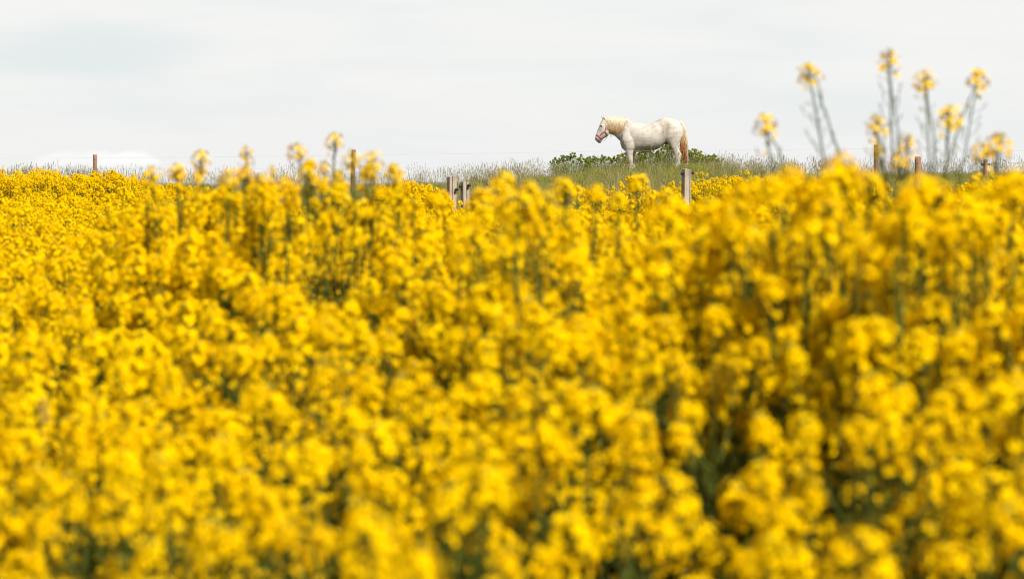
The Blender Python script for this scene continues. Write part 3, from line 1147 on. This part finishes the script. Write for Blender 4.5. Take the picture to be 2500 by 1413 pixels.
square_post(1104, 33, 23, 430, 0.015, 24, (-0.12,), [('front', .28, 463)], 'pale square timber post with a long crack, left of a pair', 1)
square_post(1135, 33.6, 21, 444, -0.008, 24, (0.05,), [('front', .2, 453), ('left', 0, 456)], 'shorter square timber post with black insulators, right of a pair', 2)
square_post(1676, 33, 22, 413, 0.008, 26, (0.30,), [('left', 0, 424), ('right', 0, 423)], 'square timber post with two black insulators standing below the horse tail', 3)


def round_post(px, d, w_px, py_top, lean, label, seed, knobs=False):
    rr = random.Random(seed)
    top = P(px, py_top, d)
    r_ = w_px / FPX * d / 2
    g = ground_z(top.x, d) - .05
    H = top.z - g
    root = empty('fence_post', (top.x - lean * H, d, g))
    root.rotation_euler = (0, lean, 0)
    mb = MB()
    n_ = 14
    zs = [-.3, H * .25, H * .5, H * .75, H * .93, H - .012, H]
    vs = []
    for z in zs:
        k = 0.86 if z == H else rr.uniform(.95, 1.05)
        for a in range(n_):
            q = r_ * k * (1 + .05 * math.sin(a * 1.7 + seed))
            vs.append((q * math.cos(a * 2 * math.pi / n_), q * math.sin(a * 2 * math.pi / n_), z + .01 * math.sin(a * .9) * (z > H * .9)))
    fs = [(i * n_ + k, i * n_ + (k + 1) % n_, (i + 1) * n_ + (k + 1) % n_, (i + 1) * n_ + k) for i in range(len(zs) - 1) for k in range(n_)]
    fs.append(tuple((len(zs) - 1) * n_ + k for k in range(n_)))
    mb.add(vs, fs)
    obj('log', mb.mesh('log', [LOG]), root)
    if knobs:
        for s_ in (-1, 1):
            ins = MB()
            e = Vector((s_ * r_, -r_ * .3, H - .10))
            dv = Vector((s_, -.2, .1)).normalized()
            tube(ins, [e - dv * .004, e + dv * .02, e + dv * .022, e + dv * .048, e + dv * .052], [.010, .010, .024, .024, .014], 10, 0, cap=True)
            obj('insulator', ins.mesh('insulator', [BLACK], True), root)
    else:
        for s_ in (0.12, 0.42):
            stp = MB()
            tube(stp, [Vector((-.02, -r_ * .98, H - s_)), Vector((-.015, -r_ - .012, H - s_)), Vector((.015, -r_ - .012, H - s_)), Vector((.02, -r_ * .98, H - s_))], .003, 5, 0)
            obj('staple', stp.mesh('staple', [STEEL]), root)
    tag(root, label, 'fence post', 'round log posts of the wire fence on the ridge')


round_post(233, 80, 10, 378, 0.0, 'thin round brown log post standing alone before the low white cloud', 1)
round_post(864, 80, 10, 366, 0.03, 'slightly leaning reddish log post behind the left group of tall stalks', 2)
round_post(2138, 80, 11, 354, -0.01, 'tall thin pinkish brown round post left of two stumpy log posts', 3)
round_post(2240, 66, 16, 383, 0.0, 'thick sawn log post between the thin round post and the insulator post', 4)
round_post(2405, 58, 10, 390, 0.0, 'small log post with two black insulators near the right edge', 5, True)

# wires of the ridge fence
def wire(name, pts, label, r_=0.0019):
    mb = MB()
    out = []
    for i in range(len(pts) - 1):
        a, b = P(*pts[i]), P(*pts[i + 1])
        L = (b - a).length
        for k in range(8):
            t = k / 8
            out.append(a.lerp(b, t) - UP * (0.0012 * L * 4 * t * (1 - t)))
    out.append(P(*pts[-1]))
    tube(mb, out, r_, 5, 0)
    tag(obj(name, mb.mesh(name, [WIRE], True)), label, 'wire', 'wires of the ridge fence')


wire('fence_wire', [(-300, 387, 79.9), (233, 386, 79.9), (864, 379, 79.9), (1500, 369, 79.9), (2138, 363, 79.9), (2900, 372, 79.9)], 'upper thin wire of the ridge fence, running past the horse belly')
wire('fence_wire', [(-300, 414, 79.9), (233, 413, 79.9), (864, 411, 79.9), (1500, 402, 79.9), (2138, 396, 79.9), (2900, 400, 79.9)], 'lower thin wire of the ridge fence, just above the grass')
wire('fence_wire', [(2138, 411, 66), (2240, 406, 65.9), (2405, 400, 57.9), (2750, 388, 50)], 'thin wire joining the thick log post and the insulator post')


# purple flower spikes in the grass
def purple(px, py, d, label, s=1.0):
    top = P(px, py, d)
    g = ground_z(top.x, d)
    root = empty('purple_wildflower', (top.x, d, g))
    rr = random.Random(int(px))
    H = top.z - g
    st, fl, lv = MB(), MB(), MB()
    tube(st, [Vector((0, 0, -.05)), Vector((.01, 0, H * .6)), Vector((0, 0, H))], [.004, .003, .0015], 5, 2)
    for i in range(70):
        z = H - .17 * s * rr.random()
        th = rr.uniform(0, 6.28)
        u = Vector((math.cos(th), math.sin(th), 0))
        q = .045 * s * (1 - .5 * (z - (H - .17 * s)) / (.17 * s))
        c = u * q * rr.uniform(.4, 1) + UP * z
        a, b, nz = frame(u + UP * .3)
        L = .011 * s
        fl.add([c - a * L, c - b * L * .6, c + a * L, c + b * L * .6 + nz * .004], [(0, 1, 2, 3)], 0)
    for i in range(7):
        th = rr.uniform(0, 6.28)
        leaf_blade(lv, Vector((0, 0, H * rr.uniform(.4, .85))), Vector((math.cos(th), math.sin(th), 0)), .09, .025, .4, 0)
    obj('stem', st.mesh('stem', PM), root)
    obj('flower_spike', fl.mesh('flower_spike', [PURPLE]), root)
    obj('leaves', lv.mesh('leaves', [LEAF]), root)
    tag(root, label, 'wildflower')


purple(1228, 452, 38, 'purple wildflower spike in the grass right of the pair of square posts, the upper one')
purple(1229, 505, 32.5, 'purple wildflower spike at the crop edge, the lower one right of the paired posts')
purple(105, 975, 4.6, 'dark purple wildflower half buried in the blurred crop at the left edge', .22)

# ------------------------------------------------------------------ the horse
HD = 85.0
K = 1.0 / (6.928 * FPX / HD)          # metres per unit of the enlarged study


def H3(x, z, y=0.0):                  # study coordinates -> metres, x along the horse, origin between the feet
    return Vector(((x - 1300) * K, y, (1215 - z) * K))


def loft(mb, st, n=20, horizontal=False, power=2.0):
    """st: (front/top point, back/bottom point, half width, y centre)"""
    vs, fs = [], []
    for (a, b, hw, yc) in st:
        A_, B_ = H3(*a), H3(*b)
        c = (A_ + B_) / 2
        u = (A_ - B_) / 2
        for k in range(n):
            th = 2 * math.pi * k / n
            ct, sn = math.cos(th), math.sin(th)
            e = 2.0 / power
            ct = math.copysign(abs(ct) ** e, ct)
            sn = math.copysign(abs(sn) ** e, sn)
            vs.append(c + u * ct + Vector((0, yc + hw * sn, 0)))
    for i in range(len(st) - 1):
        for k in range(n):
            k2 = (k + 1) % n
            fs.append((i * n + k, (i + 1) * n + k, (i + 1) * n + k2, i * n + k2))
    fs.append(tuple(range(n)))
    fs.append(tuple((len(st) - 1) * n + k for k in range(n - 1, -1, -1)))
    mb.add(vs, fs)


def ball(mb, c, r, y, hw, n=12, rot=0.0):
    """ellipsoid at study point c with study radii r and half width hw"""
    C0 = H3(*c, y)
    vs, fs = [], []
    cr, sr = math.cos(rot), math.sin(rot)
    for i in range(1, n):
        ph = math.pi * i / n
        for k in range(2 * n):
            th = math.pi * k / n
            x, yy, z = math.sin(ph) * math.cos(th) * r[0] * K, math.sin(ph) * math.sin(th) * hw, math.cos(ph) * r[1] * K
            vs.append(C0 + Vector((x * cr - z * sr, yy, x * sr + z * cr)))
    m2 = 2 * n
    for i in range(n - 2):
        for k in range(m2):
            k2 = (k + 1) % m2
            fs.append((i * m2 + k, (i + 1) * m2 + k, (i + 1) * m2 + k2, i * m2 + k2))
    fs.append(tuple(range(m2)))
    fs.append(tuple((n - 2) * m2 + k for k in range(m2 - 1, -1, -1)))
    mb.add(vs, fs)


def build_horse():
    b = MB()
    # barrel from chest to buttocks
    loft(b, [((790, 520), (790, 700), .10, 0), ((805, 430), (815, 775), .17, 0), ((850, 335), (860, 822), .215, 0), ((920, 302), (930, 838), .25, 0), ((1010, 320), (1010, 842), .285, 0),
             ((1100, 343), (1100, 838), .32, 0), ((1200, 370), (1200, 835), .35, 0), ((1300, 360), (1300, 829), .365, 0), ((1390, 320), (1400, 802), .355, 0), ((1460, 282), (1480, 762), .33, 0),
             ((1530, 260), (1550, 705), .315, 0), ((1590, 259), (1620, 660), .31, 0), ((1660, 276), (1690, 640), .30, 0), ((1730, 300), (1755, 615), .27, 0), ((1795, 335), (1805, 560), .20, 0), ((1832, 410), (1835, 500), .09, 0)], 28)
    # neck
    loft(b, [((985, 318), (930, 835), .20, 0), ((920, 290), (850, 770), .195, 0), ((850, 266), (790, 665), .17, 0), ((770, 252), (722, 596), .135, 0), ((690, 247), (664, 545), .115, 0),
             ((620, 248), (618, 538), .105, 0), ((570, 252), (592, 500), .09, 0)], 24)
    # head
    loft(b, [((540, 254), (600, 370), .06, 0), ((500, 282), (606, 480), .092, 0), ((462, 338), (600, 548), .110, 0), ((438, 392), (575, 580), .106, 0), ((414, 450), (532, 604), .088, 0),
             ((392, 510), (498, 625), .072, 0), ((373, 566), (478, 642), .064, 0), ((363, 608), (474, 662), .062, 0), ((366, 640), (466, 684), .054, 0), ((396, 668), (446, 694), .032, 0)], 22)
    ball(b, (555, 500), (50, 62), 0, .112)          # jowls
    ball(b, (470, 392), (26, 20), 0, .108)          # brow ridges
    ball(b, (385, 612), (22, 20), 0, .066)          # nostril swell
    ball(b, (440, 672), (34, 22), 0, .045)          # chin
    for s in (-1, 1):
        # shoulder, forearm, leg
        dx = 0 if s < 0 else 52
        yb = .165 * s
        loft(b, [((850 + dx * .3, 440), (960 + dx * .3, 440), .07, yb * .9), ((815 + dx * .3, 540), (1015 + dx * .3, 540), .10, yb), ((806 + dx * .3, 640), (1040 + dx * .3, 640), .115, yb * 1.08),
                 ((830 + dx * .4, 720), (1036 + dx * .4, 720), .11, yb * 1.1), ((852 + dx * .6, 770), (1026 + dx * .6, 775), .10, yb * 1.08), ((864 + dx, 815), (1010 + dx, 815), .085, yb), ((880 + dx, 860), (1000 + dx, 860), .074, yb),
                 ((892 + dx, 905), (997 + dx, 905), .066, yb), ((902 + dx, 945), (1000 + dx, 945), .066, yb), ((908 + dx, 980), (1001 + dx, 980), .062, yb), ((920 + dx, 1020), (996 + dx, 1020), .05, yb),
                 ((927 + dx, 1070), (998 + dx, 1070), .046, yb), ((924 + dx, 1112), (1008 + dx, 1112), .054, yb), ((922 + dx, 1140), (1012 + dx, 1140), .056, yb), ((922 + dx, 1170), (996 + dx, 1170), .05, yb)], 18)
        loft(b, [((922 + dx, 1165), (1000 + dx, 1165), .055, yb), ((905 + dx, 1235), (1008 + dx, 1235), .075, yb)], 18)
        # haunch, gaskin, hock, cannon
        dx = 0 if s < 0 else 20
        yb = .17 * s
        loft(b, [((1530, 340), (1800, 360), .09, yb * .8), ((1500, 430), (1838, 420), .13, yb * .95), ((1494, 520), (1846, 500), .145, yb), ((1508, 590), (1834, 580), .14, yb), ((1545, 650), (1806, 645), .12, yb),
                 ((1597, 705), (1776 + dx * .5, 700), .10, yb), ((1630 + dx, 755), (1768 + dx, 755), .085, yb), ((1654 + dx, 805), (1784 + dx, 805), .072, yb), ((1676 + dx, 850), (1806 + dx, 845), .066, yb),
                 ((1694 + dx, 890), (1822 + dx, 880), .062, yb), ((1704 + dx, 930), (1818 + dx, 925), .056, yb), ((1710 + dx, 970), (1806 + dx, 970), .049, yb), ((1709 + dx, 1020), (1795 + dx, 1020), .046, yb),
                 ((1700 + dx, 1065), (1794 + dx, 1065), .052, yb), ((1692 + dx, 1095), (1792 + dx, 1095), .056, yb), ((1694 + dx, 1130), (1774 + dx, 1130), .05, yb)], 18)
        loft(b, [((1690 + dx, 1120), (1770 + dx, 1120), .055, yb), ((1664 + dx, 1190), (1776 + dx, 1190), .075, yb)], 18)
        # ears
        ey = .048 * s
        exx = 0 if s > 0 else 28
        loft(b, [((488 + exx, 300), (540 + exx, 300), .026, ey), ((478 + exx, 262), (520 + exx, 270), .027, ey * 1.1), ((470 + exx * .8, 235), (497 + exx, 242), .017, ey * 1.15), ((466 + exx * .7, 212 + (8 if s < 0 else 0)), (472 + exx * .7, 214 + (8 if s < 0 else 0)), .004, ey * 1.1)], 10)
        ball(b, (930, 650), (88, 110), .20 * s, .10)              # triceps mass
        ball(b, (1590, 480), (95, 150), .215 * s, .10, rot=.2)       # thigh mass
    loft(b, [((1500, 640), (1500, 730), .05, 0), ((1560, 650), (1545, 715), .045, 0), ((1606, 690), (1586, 722), .03, 0)], 12)    # sheath
    tmp = b.mesh('horse_blocks', [])
    to = bpy.data.objects.new('horse_blocks', tmp)
    COL.objects.link(to)
    rm = to.modifiers.new('r', 'REMESH')
    rm.mode = 'VOXEL'
    rm.voxel_size = 0.0125
    sm = to.modifiers.new('s', 'SMOOTH')
    sm.iterations = 5
    sm.factor = 0.6
    dg = bpy.context.evaluated_depsgraph_get()
    me = bpy.data.meshes.new_from_object(to.evaluated_get(dg))
    bpy.data.objects.remove(to)
    me.name = 'body'
    me.materials.clear()
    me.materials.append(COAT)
    me.polygons.foreach_set('use_smooth', [True] * len(me.polygons))
    co = np.zeros(len(me.vertices) * 3, dtype=np.float32)
    me.vertices.foreach_get('co', co)
    co = co.reshape(-1, 3)
    X = co[:, 0] / K + 1300
    Z = 1215 - co[:, 2] / K
    Y = co[:, 1]
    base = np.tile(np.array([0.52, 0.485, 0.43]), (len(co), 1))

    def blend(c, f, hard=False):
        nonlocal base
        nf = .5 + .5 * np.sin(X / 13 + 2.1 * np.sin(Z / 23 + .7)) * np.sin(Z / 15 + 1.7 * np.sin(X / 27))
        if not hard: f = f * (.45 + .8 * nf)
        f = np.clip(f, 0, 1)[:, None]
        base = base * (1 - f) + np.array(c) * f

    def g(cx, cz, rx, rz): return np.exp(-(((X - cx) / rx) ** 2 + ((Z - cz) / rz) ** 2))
    sg = lambda v: 1 / (1 + np.exp(-v))  # coat markings, with shading of muscle grooves painted in among them
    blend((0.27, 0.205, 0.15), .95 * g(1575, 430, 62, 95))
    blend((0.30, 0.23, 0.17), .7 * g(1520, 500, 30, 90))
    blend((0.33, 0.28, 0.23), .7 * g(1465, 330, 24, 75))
    blend((0.36, 0.28, 0.21), .6 * g(1500, 470, 22, 110))  # dark line painted in to shade the stifle groove
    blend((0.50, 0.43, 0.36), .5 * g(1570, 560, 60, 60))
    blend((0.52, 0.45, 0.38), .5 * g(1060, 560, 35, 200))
    blend((0.34, 0.21, 0.14), .95 * g(1350, 800, 260, 50))  # reddish belly tone with underside shade painted into the coat
    blend((0.40, 0.33, 0.27), .5 * g(960, 480, 22, 120))  # shoulder groove shaded by a dark line painted into the coat
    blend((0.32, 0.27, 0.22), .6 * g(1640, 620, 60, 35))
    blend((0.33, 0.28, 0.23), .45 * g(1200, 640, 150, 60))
    blend((0.42, 0.34, 0.27), .5 * g(1040, 700, 22, 110))
    blend((0.46, 0.36, 0.29), .5 * g(860, 730, 40, 80))
    blend((0.50, 0.38, 0.31), .7 * g(955, 1040, 50, 90))
    blend((0.50, 0.38, 0.31), .6 * g(1745, 930, 60, 80))
    blend((0.48, 0.38, 0.31), .6 * g(1640, 690, 40, 50))
    blend((0.54, 0.42, 0.30), .5 * g(610, 520, 60, 60))
    blend((0.36, 0.33, 0.31), .8 * g(455, 450, 35, 60))
    blend((0.16, 0.13, 0.13), .95 * sg((X * 0.35 + Z - 760) / 12) * (X < 560) * (Z > 560) * (Z < 760), True)
    blend((0.02, 0.015, 0.015), 1.3 * g(376, 618, 15, 17))
    blend((0.05, 0.04, 0.04), 1.1 * g(424, 655, 22, 9))
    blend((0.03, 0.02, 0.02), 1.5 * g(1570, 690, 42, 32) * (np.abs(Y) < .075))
    blend((0.13, 0.10, 0.08), sg((Z - np.where(X < 1300, 1178, 1135)) / 6) * (Z > 1100))
    inner = (np.abs(Y) < .045 * 1.4) & (Z < 300) & (X < 560)
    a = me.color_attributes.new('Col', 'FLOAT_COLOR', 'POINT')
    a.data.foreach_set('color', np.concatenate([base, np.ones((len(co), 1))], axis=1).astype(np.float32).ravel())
    return me


root = empty('horse', (0, 0, 0))
feet = P(1400 + 1300 / 6.928, 250 + 1215 / 6.928, HD)
root.location = feet
body_me = build_horse()
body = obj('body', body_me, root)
tag(root, 'white horse with a red halter standing in profile on the grassy ridge', 'horse')
bvh = BVHTree.FromPolygons([v.co for v in body_me.vertices], [tuple(p.vertices) for p in body_me.polygons])


def surf(x, z, side=-1, lift=0.0):
    """point on the flank (near side -1, far side +1) above study point"""
    p_ = H3(x, z, side * 1.5)
    hit = bvh.ray_cast(p_, Vector((0, -side, 0)))
    if hit[0] is None:
        q = H3(x, z)
        nr = bvh.find_nearest(q)
        return nr[0] + nr[1] * lift, nr[1]
    return hit[0] + hit[1] * lift, hit[1]


def strap(name, pts, wd, mt, side, parent, closed=False):
    """webbing laid on the head; pts in study coordinates, sampled finely"""
    P3 = []
    for i in range(len(pts) - 1):
        for k in range(6):
            t = k / 6
            x = pts[i][0] * (1 - t) + pts[i + 1][0] * t
            z = pts[i][1] * (1 - t) + pts[i + 1][1] * t
            P3.append(surf(x, z, side, 0.006))
    P3.append(surf(*pts[-1], side, 0.006))
    mb = MB()
    vs, fs = [], []
    for i, (p_, n_) in enumerate(P3):
        tdir = (P3[min(i + 1, len(P3) - 1)][0] - P3[max(i - 1, 0)][0])
        if tdir.length < 1e-6: tdir = Vector((0, 0, 1))
        tdir.normalize()
        s_ = tdir.cross(n_).normalized() * wd / 2
        n2_ = n_ * 0.003
        vs += [p_ + s_ + n2_, p_ - s_ + n2_, p_ - s_ - n2_, p_ + s_ - n2_]
    for i in range(len(P3) - 1):
        for k in range(4):
            k2 = (k + 1) % 4
            fs.append((i * 4 + k, i * 4 + k2, (i + 1) * 4 + k2, (i + 1) * 4 + k))
    fs += [(3, 2, 1, 0), tuple(len(P3) * 4 - 4 + k for k in range(4))]
    mb.add(vs, fs)
    return obj(name, mb.mesh(name, [mt]), parent)


halter = empty('halter', (0, 0, 0))
halter.parent = root
for s in (-1, 1):
    strap('cheek_strap', [(556, 300), (553, 350), (548, 420), (540, 470), (530, 492)], .030, RED, s, halter)
    strap('cheek_strap', [(530, 492), (480, 535), (432, 580)], .028, RED, s, halter)
    strap('nose_band', [(374, 552), (395, 565), (432, 580)], .030, RED, s, halter)
    strap('nose_band', [(432, 582), (450, 606), (478, 634), (496, 640)], .026, RED, s, halter)
    strap('throat_strap', [(530, 495), (548, 530), (572, 562)], .022, RED, s, halter)
    tb = MB()
    yy = -0.02 * s if s < 0 else 0.02
    tube(tb, [surf(572, 560, s, .004)[0], H3(560, 600, s * .035), H3(530, 640, s * .02), H3(508, 652, s * .012), surf(484, 638, s, .004)[0]], .0055, 6, 0)
    obj('chin_cord', tb.mesh('chin_cord', [BLACK], True), halter)
    for (x, z) in ((530, 492), (432, 581)):
        p_, n_ = surf(x, z, s, .010)
        a_, b_, _ = frame(n_)
        rg_ = MB()
        tube(rg_, [p_ + (a_ * math.cos(t_) + b_ * math.sin(t_)) * .017 for t_ in np.linspace(0, 2 * math.pi, 13)], .0035, 6, 0)
        obj('ring', rg_.mesh('ring', [STEEL], True), halter)
    # eye with a dark lid line
    p_, n_ = surf(476, 416, s, -0.004)
    eb = MB()
    C0 = p_
    vs, fs = [], []
    nn = 8
    for i in range(nn + 1):
        ph = math.pi * i / nn
        for k in range(2 * nn):
            th = math.pi * k / nn
            vs.append(C0 + Vector((math.sin(ph) * math.cos(th) * .024, math.sin(ph) * math.sin(th) * .014, math.cos(ph) * .020)))
    m2 = 2 * nn
    for i in range(nn):
        for k in range(m2):
            fs.append((i * m2 + k, (i + 1) * m2 + k, (i + 1) * m2 + (k + 1) % m2, i * m2 + (k + 1) % m2))
    eb.add(vs, fs)
    obj('eye', eb.mesh('eye', [EYE], True), root)

CREAM, GOLD, RUST = (0.80, 0.72, 0.56), (0.74, 0.46, 0.17), (0.52, 0.15, 0.03)


def mixc(a, b, f): return tuple(a[i] * (1 - f) + b[i] * f for i in range(3))


# mane: locks hanging from the crest over the near side
mn = MB()
rm_ = random.Random(9)
TOPX = [548, 570, 620, 690, 770, 830, 880, 930]
TOPZ = [262, 252, 248, 246, 252, 262, 277, 296]
for i in range(300):
    f = rm_.random()
    x0 = 552 + f * 350
    z0 = np.interp(x0, TOPX, TOPZ) + rm_.uniform(-4, 6)
    ln = np.interp(x0, [552, 600, 680, 760, 820, 870, 905], [215, 285, 318, 320, 250, 120, 50]) * rm_.uniform(.55, 1.04)
    x1 = x0 + rm_.uniform(-10, 14) + (f - .5) * 6
    pts, cols, rad = [], [], []
    start = H3(x0, z0 - 2, rm_.uniform(-.02, .01))
    n_ = 7
    for k in range(n_):
        t_ = k / (n_ - 1)
        x = x0 * (1 - t_) + x1 * t_ + 3 * math.sin(t_ * 5 + i)
        z = z0 + ln * t_
        if k == 0: q = start
        else: q = surf(x, z, -1, 0.006 + .014 * rm_.random() * (0.4 + t_))[0]
        pts.append(q)
        tint = rm_.uniform(-.12, .12)
        cols.append(mixc(CREAM, mixc(GOLD, RUST, .25), max(0, min(1, (t_ * ln / 320) ** 1.6 * 1.2 + tint))))
        rad.append(.0085 * (1 - .72 * t_))
    tube(mn, pts, rad, 4, 0, cols)
for i in range(26):           # forelock
    pts, cols = [], []
    x0 = 520 + rm_.uniform(-20, 25)
    for k in range(5):
        t_ = k / 4
        x, z = x0 - t_ * 50 + rm_.uniform(-4, 4), 268 + t_ * 70
        y_ = rm_.uniform(-.05, .02)
        pts.append(H3(x, z, y_) if k == 0 else bvh.find_nearest(H3(x - 10, z - 10, y_))[0] + Vector((-.006, -.004, .006)))
        cols.append(CREAM)
    tube(mn, pts, [.006, .006, .005, .004, .002], 4, 0, cols)
obj('mane', mn.mesh('mane', [HAIR], True), root)

# tail: pale at the dock, rust below
tl = MB()
LX = [(330, 1800), (420, 1830), (500, 1838), (600, 1822), (720, 1795), (830, 1812), (950, 1835), (1060, 1876)]
RX2 = [(330, 1822), (420, 1885), (500, 1908), (600, 1918), (720, 1924), (830, 1926), (950, 1932), (1060, 1936)]
lz, lxv = zip(*LX)
rz2, rxv = zip(*RX2)
for i in range(330):
    f = rm_.random()
    depth = rm_.uniform(-1, 1)
    zend = rm_.uniform(760, 1062) if rm_.random() < .6 else rm_.uniform(980, 1075)
    pts, cols, rad = [], [], []
    n_ = 11
    ft = f
    for k in range(n_):
        t_ = k / (n_ - 1)
        z = 332 + (zend - 332) * t_
        ff = ft + 0.08 * math.sin(t_ * 6 + i)
        x = np.interp(z, lz, lxv) * (1 - ff) + np.interp(z, rz2, rxv) * ff
        yy = depth * (.02 + .065 * min(1, t_ * 2.2)) * math.sin(math.pi * min(max(.12 + ff * .76, 0), 1)) ** .5
        pts.append(H3(x, z, yy))
        h_ = max(0, min(1, (z - 480) / 330 + rm_.uniform(-.08, .08)))
        rim = max(0, ff - .62) * 2.2
        base = mixc(CREAM, mixc(GOLD, RUST, max(0, min(1, h_ * 1.15 - .15))), min(1, h_ * 1.3))
        cols.append(mixc(base, CREAM, min(.75, rim)))
        rad.append(.0075 * (1 - .75 * t_ ** 2))
    tube(tl, pts, rad, 4, 0, cols)
# solid dock under the hair
tube(tl, [H3(1778, 330), H3(1826, 352), H3(1862, 430), H3(1872, 540), H3(1866, 640)], [.05, .05, .045, .034, .012], 10, 0, [CREAM] * 5, cap=True)
obj('tail', tl.mesh('tail', [HAIR], True), root)

# thin beard hairs under the jaw
bd = MB()
for i in range(14):
    x = 635 + rm_.uniform(-16, 22)
    p0 = H3(x, 535, rm_.uniform(-.03, .03))
    tube(bd, [p0, p0 + Vector((.004, 0, -.06)), p0 + Vector((rm_.uniform(-.02, .02), 0, -rm_.uniform(.09, .16)))], [.002, .0014, .0006], 3, 0, [CREAM] * 3)
obj('beard', bd.mesh('beard', [HAIR], True), root)
